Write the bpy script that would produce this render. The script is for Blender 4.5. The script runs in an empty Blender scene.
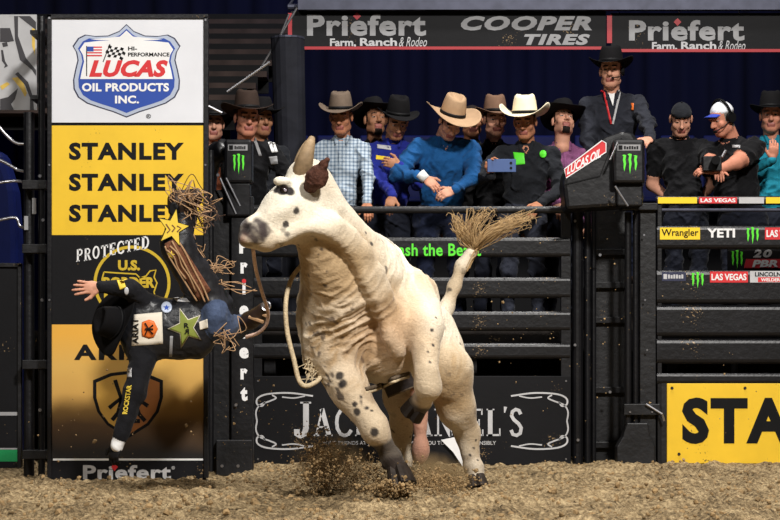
import bpy, bmesh, math, random
import numpy as np
from mathutils import Vector, Matrix, Euler
from mathutils.bvhtree import BVHTree

scene = bpy.context.scene
COL = scene.collection
random.seed(7); RNG = np.random.default_rng(7)

# ---------------------------------------------------------------- camera
F, CX, HY, CH = 1950.0, 390.0, 362.0, 0.80      # focal length in px, optical axis, horizon row, camera height
cam_d = bpy.data.cameras.new('camera'); cam = bpy.data.objects.new('camera', cam_d); COL.objects.link(cam)
cam.location = (0, 0, CH); cam.rotation_euler = (math.pi/2, 0, 0)
cam_d.sensor_width = 36; cam_d.lens = F/780*36; cam_d.shift_y = (HY-260)/780
cam_d.clip_end = 200
scene.camera = cam

# ---------------------------------------------------------------- world, lamps, exposure
w = bpy.data.worlds.new('world'); scene.world = w; w.use_nodes = True
w.node_tree.nodes['Background'].inputs[0].default_value = (.10, .14, .30, 1)
w.node_tree.nodes['Background'].inputs[1].default_value = .035
def area(name, loc, target, size, power, color, spread=180):
    d = bpy.data.lights.new(name, 'AREA'); d.shape = 'DISK'; d.size = size; d.energy = power; d.color = color
    d.spread = math.radians(spread)
    o = bpy.data.objects.new(name, d); COL.objects.link(o); o.location = loc
    o.rotation_euler = (Vector(target)-Vector(loc)).to_track_quat('-Z', 'Y').to_euler()
    return o
area('arena_lamp', (4.2, 1.5, 10.0), (.1, 12.4, .9), 1.3, 3800, (1, .965, .92), 120)
area('arena_lamp', (-5.5, 1.0, 9.5), (-.8, 13.0, .9), 1.6, 950, (1, .96, .91), 120)
area('arena_lamp', (1.6, 13.6, 10.0), (.5, 13.0, 0), 1.4, 1150, (1, .97, .93), 110)
area('stage_lamp', (1.0, 20.0, 9.0), (.8, 25, 2.5), 2.0, 260, (.10, .20, 1.0), 150)
scene.view_settings.view_transform = 'Standard'; scene.view_settings.look = 'None'
scene.view_settings.gamma = 1; scene.view_settings.use_curve_mapping = False
scene.view_settings.exposure = -1.75

def P(px, py, Y):
    return Vector(((px-CX)/F*Y, Y, CH+(HY-py)/F*Y))
def PX(px, Y): return (px-CX)/F*Y
def PZ(py, Y): return CH+(HY-py)/F*Y

# ---------------------------------------------------------------- materials
def srgb(r, g, b):
    f = lambda c: (c/255/12.92) if c/255 <= .04045 else ((c/255+.055)/1.055)**2.4
    return (f(r), f(g), f(b), 1)
MATS = {}
def mat(name, rgb, rough=.6, metal=0, var=0.0, vscale=6, bump=0, bscale=60, specks=0, speck_rgb=(150,125,90), sheen=0, stretch=None, bdist=.01, emit=0, spec=None):
    if name in MATS: return MATS[name]
    m = bpy.data.materials.new(name); m.use_nodes = True; nt = m.node_tree; N = nt.nodes; L = nt.links
    b = N['Principled BSDF']; c = srgb(*rgb)
    b.inputs['Base Color'].default_value = c; b.inputs['Roughness'].default_value = rough
    b.inputs['Metallic'].default_value = metal
    b.inputs['Specular IOR Level'].default_value = spec if spec is not None else (.18 if rough >= .55 else .4)
    if sheen: b.inputs['Sheen Weight'].default_value = sheen
    tc = N.new('ShaderNodeTexCoord'); src = tc.outputs['Object']
    if stretch:
        mp = N.new('ShaderNodeMapping'); mp.inputs['Scale'].default_value = stretch
        L.new(src, mp.inputs[0]); src = mp.outputs[0]
    col = None
    if var:
        n = N.new('ShaderNodeTexNoise'); n.inputs['Scale'].default_value = vscale; n.inputs['Detail'].default_value = 5
        L.new(src, n.inputs['Vector'])
        r = N.new('ShaderNodeValToRGB'); L.new(n.outputs['Fac'], r.inputs[0])
        r.color_ramp.elements[0].position = .3; r.color_ramp.elements[1].position = .7
        r.color_ramp.elements[0].color = tuple(x*(1-var) for x in c[:3])+(1,)
        r.color_ramp.elements[1].color = tuple(min(1, x*(1+var)) for x in c[:3])+(1,)
        col = r.outputs[0]
    if specks:
        n = N.new('ShaderNodeTexNoise'); n.inputs['Scale'].default_value = 75; n.inputs['Detail'].default_value = 2
        L.new(tc.outputs['Object'], n.inputs['Vector'])
        n2 = N.new('ShaderNodeTexNoise'); n2.inputs['Scale'].default_value = 3; L.new(tc.outputs['Object'], n2.inputs['Vector'])
        mm = N.new('ShaderNodeMath'); mm.operation = 'MULTIPLY'; L.new(n.outputs['Fac'], mm.inputs[0]); L.new(n2.outputs['Fac'], mm.inputs[1])
        r = N.new('ShaderNodeValToRGB'); L.new(mm.outputs[0], r.inputs[0])
        r.color_ramp.elements[0].position = .45-.12*specks; r.color_ramp.elements[1].position = .48-.12*specks
        r.color_ramp.elements[1].color = (.85, .85, .85, 1)
        mx = N.new('ShaderNodeMix'); mx.data_type = 'RGBA'
        L.new(r.outputs[0], mx.inputs[0])
        if col: L.new(col, mx.inputs[6])
        else: mx.inputs[6].default_value = c
        mx.inputs[7].default_value = srgb(*speck_rgb); col = mx.outputs[2]
    if col: L.new(col, b.inputs['Base Color'])
    if bump:
        n = N.new('ShaderNodeTexNoise'); n.inputs['Scale'].default_value = bscale; n.inputs['Detail'].default_value = 4
        L.new(src, n.inputs['Vector'])
        bp = N.new('ShaderNodeBump'); bp.inputs['Strength'].default_value = bump; bp.inputs['Distance'].default_value = bdist
        L.new(n.outputs['Fac'], bp.inputs['Height']); L.new(bp.outputs[0], b.inputs['Normal'])
    if emit:
        b.inputs['Emission Color'].default_value = c; b.inputs['Emission Strength'].default_value = emit
    MATS[name] = m; return m

M_steel = mat('black_powder_coated_steel', (18, 18, 21), .40, .1, .35, 5, .25, 30, .1)
M_steel2 = mat('scuffed_dark_steel', (24, 24, 26), .46, .1, .5, 7, .35, 25, .2)
M_blackprint = mat('black_vinyl', (15, 15, 18), .6, 0, .15, 4, .1, 20, .12)
M_black = mat('matte_black', (10, 10, 12), .65, 0, .2, 8)
M_rubber = mat('black_pad', (15, 15, 18), .38, 0, .3, 6, .3, 14, .12)
M_white = mat('white_print', (232, 232, 232), .55, 0, .05, 5)
M_offwhite = mat('white_vinyl', (218, 220, 226), .5, 0, .04, 3)
M_greyprint = mat('grey_print', (150, 150, 152), .55, 0, .12, 8)
M_palegrey = mat('pale_grey_print', (190, 190, 192), .55, 0, .12, 8)
M_yellow = mat('yellow_vinyl', (232, 190, 42), .5, 0, .06, 4, 0, 20, .25, (70, 55, 30))
M_yprint = mat('yellow_print', (240, 205, 50), .55)
M_goldline = mat('mustard_print', (200, 170, 50), .55)
M_red = mat('red_print', (205, 40, 45), .5)
M_redstripe = mat('red_stripe', (165, 32, 42), .5)
M_blue = mat('blue_print', (32, 70, 160), .5)
M_navyp = mat('navy_print', (38, 42, 70), .5)
M_green = mat('lime_print', (90, 225, 50), .5)
M_dkgreen = mat('green_strip', (20, 140, 80), .5)
M_silver = mat('silver_print', (176, 186, 205), .4, .2)
M_chrome = mat('worn_chrome', (170, 170, 175), .3, .9)
M_orange = mat('orange_print', (222, 110, 40), .5)
M_truss = mat('grey_aluminium', (66, 68, 82), .5, .5, .2, 10)

# ---------------------------------------------------------------- mesh helpers
class MB:
    def __init__(s): s.v = []; s.f = []; s.m = []
    def add(s, verts, faces, mi=0):
        o = len(s.v); s.v += [tuple(v) for v in verts]
        s.f += [tuple(i+o for i in f) for f in faces]; s.m += [mi]*len(faces); return s
    def box(s, x0, x1, y0, y1, z0, z1, mi=0):
        v = [(x, y, z) for x in (x0, x1) for y in (y0, y1) for z in (z0, z1)]
        return s.add(v, [(0,1,3,2), (4,6,7,5), (0,4,5,1), (2,3,7,6), (0,2,6,4), (1,5,7,3)], mi)
    def tube(s, pts, r, n=8, mi=0, cap=True, flat=1.0):
        pts = [Vector(p) for p in pts]; m = len(pts)
        rr = r if hasattr(r, '__len__') else [r]*m
        t0 = (pts[1]-pts[0]).normalized()
        u = t0.orthogonal().normalized(); vs = []
        for i in range(m):
            t = (pts[min(i+1, m-1)]-pts[max(i-1, 0)])
            t = t.normalized() if t.length > 1e-9 else t0
            u = (u-t*u.dot(t)).normalized(); w2 = t.cross(u)
            for k in range(n):
                a = 2*math.pi*k/n
                vs.append(pts[i]+u*(rr[i]*math.cos(a))+w2*(rr[i]*flat*math.sin(a)))
        fs = [(i*n+k, i*n+(k+1) % n, (i+1)*n+(k+1) % n, (i+1)*n+k) for i in range(m-1) for k in range(n)]
        if cap: fs += [tuple(range(n-1, -1, -1)), tuple((m-1)*n+k for k in range(n))]
        return s.add(vs, fs, mi)
    def prism(s, poly, y0, y1, mi=0):     # polygon of (x, z) extruded along Y
        n = len(poly); a = sum(poly[i][0]*poly[(i+1) % n][1]-poly[(i+1) % n][0]*poly[i][1] for i in range(n))
        if a < 0: poly = poly[::-1]
        v = [(x, y0, z) for x, z in poly]+[(x, y1, z) for x, z in poly]
        f = [tuple(range(n)), tuple(range(2*n-1, n-1, -1))]+[(i, n+i, n+(i+1) % n, (i+1) % n) for i in range(n)]
        return s.add(v, f, mi)
    def ribbon(s, pts, wd, y, th=.002, mi=0):   # pts (x, z) stroke of width wd facing -Y
        pts = [Vector(p) for p in pts]; ws = wd if hasattr(wd, '__len__') else [wd]*len(pts); A = []; B = []
        for i, p in enumerate(pts):
            t = (pts[min(i+1, len(pts)-1)]-pts[max(i-1, 0)]); t = t.normalized() if t.length > 1e-9 else Vector((1, 0))
            nn = Vector((-t.y, t.x)); A.append(p+nn*ws[i]/2); B.append(p-nn*ws[i]/2)
        for i in range(len(pts)-1):
            s.prism([tuple(A[i]), tuple(A[i+1]), tuple(B[i+1]), tuple(B[i])], y, y+th, mi)
        return s

def link(name, mesh, parent=None, origin=None):
    """origin: world point the mesh coordinates are relative to"""
    o = bpy.data.objects.new(name, mesh); COL.objects.link(o)
    if parent is not None:
        o.parent = parent; o.location = Vector(origin)-wloc(parent)
    else: o.location = origin
    o['_w'] = list(origin)
    return o
def wloc(o): return Vector(o['_w'])
def build(name, mb, mats, parent=None, smooth=False, bevel=0, origin=None, label=None):
    v = np.array(mb.v, dtype=np.float64)
    if origin is None:
        lo, hi = v.min(0), v.max(0); origin = ((lo[0]+hi[0])/2, (lo[1]+hi[1])/2, lo[2])
    v = v-np.array(origin)
    me = bpy.data.meshes.new(name); me.from_pydata(v.tolist(), [], mb.f)
    ms = mats if isinstance(mats, (list, tuple)) else [mats]
    for m in ms: me.materials.append(m)
    if len(ms) > 1: me.polygons.foreach_set('material_index', mb.m)
    if bevel:
        bm = bmesh.new(); bm.from_mesh(me)
        ed = [e for e in bm.edges if len(e.link_faces) == 2 and e.calc_face_angle(0) > .5]
        bmesh.ops.bevel(bm, geom=ed, offset=bevel, segments=2, affect='EDGES', profile=.5); bm.to_mesh(me); bm.free()
    if smooth: me.polygons.foreach_set('use_smooth', [True]*len(me.polygons))
    me.update()
    o = link(name, me, parent, origin)
    if label: o['label'] = label
    return o
def empty(name, loc, label, cat, group=None, kind=None):
    o = bpy.data.objects.new(name, None); COL.objects.link(o); o.location = loc; o['_w'] = list(loc); o.empty_display_size = .1
    return tag(o, label, cat, group, kind)
def tag(o, label, cat, group=None, kind=None):
    o['label'] = label; o['category'] = cat
    if group: o['group'] = group
    if kind: o['kind'] = kind
    return o
def struct(o): o['kind'] = 'structure'; return o

def pbox(x0, y0, x1, y1, Y, dep):
    """box seen at pixels x0..x1, y0..y1 with its front on depth Y"""
    m = MB(); m.box(PX(x0, Y), PX(x1, Y), Y, Y+dep, PZ(y1, Y), PZ(y0, Y)); return m
def ppoly(pts, Y, th=.002):
    m = MB(); m.prism([(PX(x, Y), PZ(y, Y)) for x, y in pts], Y, Y+th); return m
def pstroke(pts, wpx, Y, th=.002):
    m = MB(); s = Y/F
    ww = [q*s for q in wpx] if hasattr(wpx, '__len__') else wpx*s
    m.ribbon([(PX(x, Y), PZ(y, Y)) for x, y in pts], ww, Y, th); return m
def arc(cx, cy, rx, ry, a0, a1, n=24):
    return [(cx+rx*math.cos(math.radians(a0+(a1-a0)*i/n)), cy-ry*math.sin(math.radians(a0+(a1-a0)*i/n))) for i in range(n+1)]
def bez(pts, n=10):
    """Catmull-Rom through 2-D/3-D points"""
    p = [Vector(q) for q in pts]; p = [p[0]*2-p[1]]+p+[p[-1]*2-p[-2]]; out = []
    for i in range(1, len(p)-2):
        for k in range(n):
            t = k/n; a, b, c, d = p[i-1:i+3]
            out.append(.5*((2*b)+(c-a)*t+(2*a-5*b+4*c-d)*t*t+(3*b-a-3*c+d)*t**3))
    out.append(p[-2]); return out

# lettering -------------------------------------------------------
def font_geo(s, bold=.02, shear=0, spacing=1.0, res=3):
    cu = bpy.data.curves.new('t', 'FONT'); cu.body = s; cu.size = 1; cu.offset = bold; cu.shear = shear
    cu.space_character = spacing; cu.resolution_u = res; cu.fill_mode = 'FRONT'
    o = bpy.data.objects.new('t', cu); COL.objects.link(o)
    me = bpy.data.meshes.new_from_object(o)
    v = np.array([q.co[:2] for q in me.vertices]); f = [tuple(p.vertices) for p in me.polygons]
    bpy.data.objects.remove(o); bpy.data.curves.remove(cu); bpy.data.meshes.remove(me)
    lo, hi = v.min(0), v.max(0); return (v-lo)/(hi-lo), f, (hi-lo)
def text(parent, s, x0, y0, x1, y1, Y, m, bold=.02, shear=0, spacing=1.0, name='lettering', rot=0, skew=0, surf=None, mirror=False):
    """lettering fitted to the pixel box x0..x1, y0..y1 on the plane Y; rot = 90 runs it upward; skew in px raises the right end"""
    v, f, _ = font_geo(s, bold, shear, spacing)
    if mirror: v = v*np.array([-1, 1])+np.array([1, 0]); f = [q[::-1] for q in f]
    if rot == 90: v = np.stack([1-v[:, 1], v[:, 0]], 1)
    px = x0+v[:, 0]*(x1-x0); py = y1-v[:, 1]*(y1-y0)-skew*v[:, 0]
    mb = MB()
    if surf is None: pts = [(PX(a, Y), Y, PZ(b, Y)) for a, b in zip(px, py)]
    else: pts = [surf(a, b) for a, b in zip(px, py)]
    mb.add(pts, f); return build(name, mb, m, parent)
SERIF = {   # strokes: list of (points, width); unit box 1 high
 'J': ([([(.42, 1), (.42, .22), (.36, .06), (.22, 0), (.1, .06), (.1, .2)], .17), ([(.22, .98), (.6, .98)], .05)], .62),
 'A': ([([(.1, 0), (.38, 1)], .07), ([(.36, 1), (.68, 0)], .17), ([(.2, .33), (.58, .33)], .06), ([(0, .025), (.24, .025)], .05), ([(.5, .025), (.82, .025)], .05)], .82),
 'C': ([([(.72, .8), (.62, .93), (.45, .99), (.26, .92), (.13, .72), (.1, .5), (.13, .28), (.26, .08), (.45, .01), (.62, .07), (.74, .22)], .13), ([(.72, .66), (.72, .98)], .06)], .8),
 'K': ([([(.18, 1), (.18, 0)], .17), ([(.66, 1), (.22, .42)], .07), ([(.36, .6), (.72, 0)], .16), ([(.02, .025), (.34, .025)], .05), ([(.02, .975), (.34, .975)], .05), ([(.52, .975), (.8, .975)], .05), ([(.54, .025), (.86, .025)], .05)], .86),
 'D': ([([(.2, 1), (.2, 0)], .17), ([(.2, .97), (.45, .96), (.64, .84), (.74, .62), (.74, .38), (.64, .16), (.45, .04), (.2, .03)], .12), ([(.02, .025), (.3, .025)], .05), ([(.02, .975), (.3, .975)], .05)], .84),
 'N': ([([(.16, 1), (.16, 0)], .07), ([(.14, 1), (.72, 0)], .16), ([(.72, 1), (.72, 0)], .07), ([(0, .025), (.32, .025)], .05), ([(0, .975), (.24, .975)], .05), ([(.58, .975), (.88, .975)], .05)], .9),
 'I': ([([(.18, 1), (.18, 0)], .17), ([(.02, .025), (.34, .025)], .05), ([(.02, .975), (.34, .975)], .05)], .38),
 'E': ([([(.18, 1), (.18, 0)], .17), ([(.1, .965), (.62, .965)], .07), ([(.1, .5), (.5, .5)], .07), ([(.1, .035), (.66, .035)], .07), ([(.62, 1), (.62, .78)], .05), ([(.66, 0), (.66, .24)], .05), ([(.5, .38), (.5, .62)], .05), ([(.02, .025), (.2, .025)], .05), ([(.02, .975), (.2, .975)], .05)], .72),
 'L': ([([(.18, 1), (.18, 0)], .17), ([(.1, .035), (.6, .035)], .07), ([(.6, 0), (.6, .28)], .05), ([(.02, .025), (.2, .025)], .05), ([(.02, .975), (.36, .975)], .05)], .66),
 'S': ([([(.5, .8), (.42, .94), (.28, .98), (.14, .9), (.1, .74), (.2, .6), (.4, .46), (.52, .3), (.48, .1), (.32, .02), (.16, .06), (.08, .22)], .13)], .6),
 "'": ([([(.1, 1.0), (.06, .78)], [.12, .04])], .18),
 'P': ([([(.2, 1), (.2, 0)], .13), ([(.2, .96), (.5, .95), (.64, .84), (.64, .64), (.5, .5), (.2, .49)], .1), ([(.02, .03), (.4, .03)], .07)], .74),
 'R': ([([(.2, 1), (.2, 0)], .13), ([(.2, .96), (.5, .95), (.62, .84), (.62, .66), (.5, .53), (.2, .52)], .1), ([(.42, .52), (.66, .05)], .13), ([(.02, .03), (.36, .03)], .07), ([(.56, .03), (.8, .03)], .07)], .8),
 'O': ([([(.42+.3*math.cos(a*math.pi/8), .5+.47*math.sin(a*math.pi/8)) for a in range(17)], .12)], .84),
 'T': ([([(.4, 1), (.4, 0)], .14), ([(.04, .95), (.76, .95)], .09), ([(.07, 1), (.07, .74)], .07), ([(.73, 1), (.73, .74)], .07), ([(.22, .03), (.58, .03)], .07)], .8),
}
def serif(parent, s, x0, y0, x1, y1, Y, m, small=1.0, gap=.1, skew=0, jitter=0, name='lettering', heavy=1.0):
    """slab-serif capitals; every letter but word initials scaled by small"""
    adv = []; x = 0; first = True
    for ch in s:
        if ch == ' ': x += .4; first = True; adv.append(None); continue
        k = 1.0 if first else small; adv.append((x, k)); x += SERIF[ch][1]*k+gap; first = False
    W = x-gap; mb = MB(); sc = Y/F; hh = (y1-y0)
    for ch, a in zip(s, adv):
        if a is None: continue
        ox, k = a; jy = random.uniform(-jitter, jitter); ja = random.uniform(-jitter, jitter)*.03
        for pts, wd in SERIF[ch][0]:
            q = []
            for (ux, uz) in pts:
                gx = (ox+ux*k)/W; gz = uz*k
                if ch == "'" : gz += .06
                px = x0+gx*(x1-x0); py = y1-gz*hh-skew*gx+jy+ja*ux*20
                q.append((PX(px, Y), PZ(py, Y)))
            ww = [z*k*hh*sc*heavy for z in wd] if hasattr(wd, '__len__') else wd*k*hh*sc*heavy
            mb.ribbon(q, ww, Y, .0015)
    return build(name, mb, m, parent)

def claw(parent, x0, y0, x1, y1, Y, m=None, surf=None):
    """three ragged green claw strokes"""
    W = x1-x0; H = y1-y0
    for i, (a, top, bot) in enumerate(((.0, .05, .86), (.36, .0, 1.0), (.72, .08, .84))):
        pts = [(a, top+.04), (a+.12, top), (a+.27, top+.03), (a+.22, .3), (a+.26, .5), (a+.2, .72), (a+.16, bot), (a+.1, .7), (a+.11, .5), (a+.06, .3), (a+.1, .12)]
        build('claw_mark', ppoly([(x0+u*W, y0+v*H) for u, v in pts], Y), m or M_green, parent)

# ---------------------------------------------------------------- value noise
def vnoise(x, y, seed=0):
    xi = np.floor(x).astype(np.int64); yi = np.floor(y).astype(np.int64); fx = x-xi; fy = y-yi
    fx = fx*fx*(3-2*fx); fy = fy*fy*(3-2*fy)
    def h(a, b):
        n = (a*374761393+b*668265263+seed*974634) & 0x7fffffff
        n = ((n ^ (n >> 13))*1274126177) & 0x7fffffff
        return ((n ^ (n >> 16)) & 0xffff)/65535.0
    return (h(xi, yi)*(1-fx)+h(xi+1, yi)*fx)*(1-fy)+(h(xi, yi+1)*(1-fx)+h(xi+1, yi+1)*fx)*fy
def vnoise3(p, s, seed=0):
    return (vnoise(p[:, 0]*s+p[:, 2]*s*.7, p[:, 1]*s-p[:, 2]*s*.7, seed)+vnoise(p[:, 0]*s*1.1+7, p[:, 2]*s*1.1+3, seed+1))/2

# ---------------------------------------------------------------- signed distance bodies
def V(a): return np.array(a, dtype=np.float64)
class Body:
    """a continuous surface grown round capsules and ellipsoids that melt into one another"""
    def __init__(s): s.p = []
    def cap(s, a, b, ra, rb, lab=0, k=.03, op=1): s.p.append(('c', V(a), V(b), ra, rb, lab, k, op)); return s
    def ell(s, c, r, lab=0, k=.03, R=None, op=1):
        r = (r, r, r) if not hasattr(r, '__len__') else r
        s.p.append(('e', V(c), V(r), np.array(R if R is not None else Matrix.Identity(3)), 0, lab, k, op)); return s
    def chain(s, pts, rs, lab=0, k=.03):
        for i in range(len(pts)-1): s.cap(pts[i], pts[i+1], rs[i], rs[i+1], lab, k)
        return s
    @staticmethod
    def bounds(q):
        if q[0] == 'c':
            return np.minimum(q[1]-q[3], q[2]-q[4]), np.maximum(q[1]+q[3], q[2]+q[4])
        e = np.abs(q[3]) @ q[2]; return q[1]-e, q[1]+e
    @staticmethod
    def dist(q, X, Y, Z):
        if q[0] == 'c':
            a, b, ra, rb = q[1:5]; d = b-a; L = max(d @ d, 1e-12)
            t = np.clip(((X-a[0])*d[0]+(Y-a[1])*d[1]+(Z-a[2])*d[2])/L, 0, 1)
            return np.sqrt((X-a[0]-t*d[0])**2+(Y-a[1]-t*d[1])**2+(Z-a[2]-t*d[2])**2)-(ra+t*(rb-ra))
        c, r, R = q[1:4]; x, y, z = X-c[0], Y-c[1], Z-c[2]
        u = (R[0, 0]*x+R[1, 0]*y+R[2, 0]*z)/r[0]; v = (R[0, 1]*x+R[1, 1]*y+R[2, 1]*z)/r[1]; ww = (R[0, 2]*x+R[1, 2]*y+R[2, 2]*z)/r[2]
        k0 = np.sqrt(u*u+v*v+ww*ww); k1 = np.sqrt((u/r[0])**2+(v/r[1])**2+(ww/r[2])**2)
        return k0*(k0-1)/np.maximum(k1, 1e-9)
    def mesh(s, h):
        B = [s.bounds(q) for q in s.p]
        lo = np.min([b[0] for b, q in zip(B, s.p) if q[7] > 0], 0)-4*h; hi = np.max([b[1] for b, q in zip(B, s.p) if q[7] > 0], 0)+4*h
        n = np.ceil((hi-lo)/h).astype(int)+1
        D = np.full(n, 1.0, dtype=np.float32)
        for q, (a, b) in zip(s.p, B):
            mg = q[6]+3*h
            i0 = np.clip(np.floor((a-mg-lo)/h).astype(int), 0, n-1); i1 = np.clip(np.ceil((b+mg-lo)/h).astype(int)+1, 1, n)
            if np.any(i1 <= i0): continue
            X = (lo[0]+h*np.arange(i0[0], i1[0]))[:, None, None]; Y = (lo[1]+h*np.arange(i0[1], i1[1]))[None, :, None]; Z = (lo[2]+h*np.arange(i0[2], i1[2]))[None, None, :]
            d = s.dist(q, X, Y, Z); sl = tuple(slice(i0[t], i1[t]) for t in range(3)); E = D[sl]; k = max(q[6], 1e-6)
            if q[7] > 0:
                hh = np.maximum(k-np.abs(E-d), 0)/k; D[sl] = np.minimum(E, d)-hh*hh*k*.25
            else:
                d = -d; hh = np.maximum(k-np.abs(E-d), 0)/k; D[sl] = np.maximum(E, d)+hh*hh*k*.25
        S = D < 0
        c = np.zeros(n-1, dtype=np.int8)
        for dx in (0, 1):
            for dy in (0, 1):
                for dz in (0, 1): c += S[dx:n[0]-1+dx, dy:n[1]-1+dy, dz:n[2]-1+dz]
        act = (c > 0) & (c < 8); ii = np.argwhere(act); idx = np.full(act.shape, -1, dtype=np.int32); idx[act] = np.arange(len(ii))
        acc = np.zeros((len(ii), 3)); cnt = np.zeros(len(ii))
        cs = [(x, y, z) for x in (0, 1) for y in (0, 1) for z in (0, 1)]
        for a in cs:
            for b in cs:
                if sum(b)-sum(a) == 1 and all(b[t] >= a[t] for t in range(3)):
                    va = D[ii[:, 0]+a[0], ii[:, 1]+a[1], ii[:, 2]+a[2]]; vb = D[ii[:, 0]+b[0], ii[:, 1]+b[1], ii[:, 2]+b[2]]
                    m = (va < 0) != (vb < 0); t = va[m]/(va[m]-vb[m])
                    acc[m] += np.array(a)+t[:, None]*(np.array(b)-np.array(a)); cnt[m] += 1
        verts = lo+(ii+acc/cnt[:, None])*h
        quads = []
        for ax in range(3):
            o1, o2 = [(1, 2), (2, 0), (0, 1)][ax]
            sl0 = [slice(None)]*3; sl1 = [slice(None)]*3; sl0[ax] = slice(0, -1); sl1[ax] = slice(1, None)
            e = np.argwhere(S[tuple(sl0)] != S[tuple(sl1)])
            e = e[(e[:, o1] > 0) & (e[:, o2] > 0) & (e[:, o1] < n[o1]-1) & (e[:, o2] < n[o2]-1)]
            sg = S[e[:, 0], e[:, 1], e[:, 2]]
            def cell(d1, d2):
                g = e.copy(); g[:, o1] -= d1; g[:, o2] -= d2; return idx[g[:, 0], g[:, 1], g[:, 2]]
            q = np.stack([cell(1, 1), cell(0, 1), cell(0, 0), cell(1, 0)], 1); q[~sg] = q[~sg][:, ::-1]; quads.append(q)
        return verts, np.concatenate(quads)
    def labels(s, pts):
        best = np.full(len(pts), 1e9); lab = np.zeros(len(pts), dtype=np.int32)
        for q in s.p:
            if q[7] < 0: continue
            a, b = s.bounds(q); m = np.all((pts > a-.06) & (pts < b+.06), 1)
            if not m.any(): continue
            d = s.dist(q, pts[m, 0], pts[m, 1], pts[m, 2]); w_ = np.where(m)[0]; bt = d < best[w_]
            best[w_[bt]] = d[bt]; lab[w_[bt]] = q[5]
        return lab
def sdf_mesh(name, chunks, mats, origin, parent=None, color=None):
    """chunks: list of (verts, quads, labels) joined in one mesh"""
    vs = np.concatenate([c[0] for c in chunks])-np.array(origin); off = 0; qs = []; ls = []
    for c in chunks: qs.append(c[1]+off); off += len(c[0]); ls.append(c[2])
    qs = np.concatenate(qs).astype(np.int32); ls = np.concatenate(ls).astype(np.int32)
    me = bpy.data.meshes.new(name); me.vertices.add(len(vs)); me.vertices.foreach_set('co', vs.astype(np.float32).ravel())
    me.loops.add(qs.size); me.loops.foreach_set('vertex_index', qs.ravel())
    me.polygons.add(len(qs)); me.polygons.foreach_set('loop_start', np.arange(0, qs.size, 4, dtype=np.int32))
    try: me.polygons.foreach_set('loop_total', np.full(len(qs), 4, dtype=np.int32))
    except Exception: pass
    for m in mats: me.materials.append(m)
    me.update(calc_edges=True)
    me.polygons.foreach_set('material_index', ls); me.polygons.foreach_set('use_smooth', np.ones(len(qs), dtype=bool))
    if color is not None:
        at = me.color_attributes.new('coat', 'FLOAT_COLOR', 'POINT')
        at.data.foreach_set('color', np.concatenate([color, np.ones((len(color), 1))], 1).astype(np.float32).ravel())
    me.validate(); me.update()
    return link(name, me, parent, origin)
class Surface:
    """lets prints and patches lie on a modelled surface"""
    def __init__(s, chunks):
        v = np.concatenate([c[0] for c in chunks]); off = 0; q = []
        for c in chunks: q.append(c[1]+off); off += len(c[0])
        s.b = BVHTree.FromPolygons(v.tolist(), np.concatenate(q).tolist())
    def at(s, px, py, Y, lift=.004):
        o = Vector((0, 0, CH)); p = P(px, py, Y); d = (p-o).normalized(); hit = s.b.ray_cast(o+d*5, d, 25)
        if hit[0] is None:
            h = s.b.find_nearest(p)[0]; return Vector((p.x, h.y-lift, p.z))
        return hit[0]-d*lift
    def patch(s, name, corners, Y, m, parent, n=8, lift=.005, label=None):
        """quad given by 4 pixel corners (clockwise), draped on the surface"""
        a, b, c, d = [Vector(q) for q in corners]; mb = MB(); vs = []
        for i in range(n+1):
            for j in range(n+1):
                u, v = j/n, i/n; q = (a*(1-u)+b*u)*(1-v)+(d*(1-u)+c*u)*v; vs.append(s.at(q.x, q.y, Y, lift))
        k = n+1
        mb.add(vs, [(i*k+j, (i+1)*k+j, (i+1)*k+j+1, i*k+j+1) for i in range(n) for j in range(n)])
        # a hem that closes the patch against the cloth
        o = build(name, mb, m, parent, smooth=True, label=label)
        md = o.modifiers.new('thickness', 'SOLIDIFY'); md.thickness = .003; md.offset = -1
        return o
    def fan(s, name, poly, Y, m, parent, lift=.006, rings=4, label=None):
        """star-shaped pixel outline draped on the surface"""
        c = sum((Vector(p) for p in poly), Vector((0, 0)))/len(poly); mb = MB(); n = len(poly); vs = [s.at(c.x, c.y, Y, lift)]; fs = []
        for r in range(1, rings+1):
            for p in poly:
                q = c+(Vector(p)-c)*r/rings; vs.append(s.at(q.x, q.y, Y, lift))
        for i in range(n): fs.append((0, 1+(i+1) % n, 1+i))
        for r in range(rings-1):
            for i in range(n):
                a = 1+r*n+i; b = 1+r*n+(i+1) % n; fs.append((a, b, b+n, a+n))
        mb.add(vs, fs); o = build(name, mb, m, parent, smooth=True, label=label)
        md = o.modifiers.new('thickness', 'SOLIDIFY'); md.thickness = .003; md.offset = -1
        return o
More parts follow.
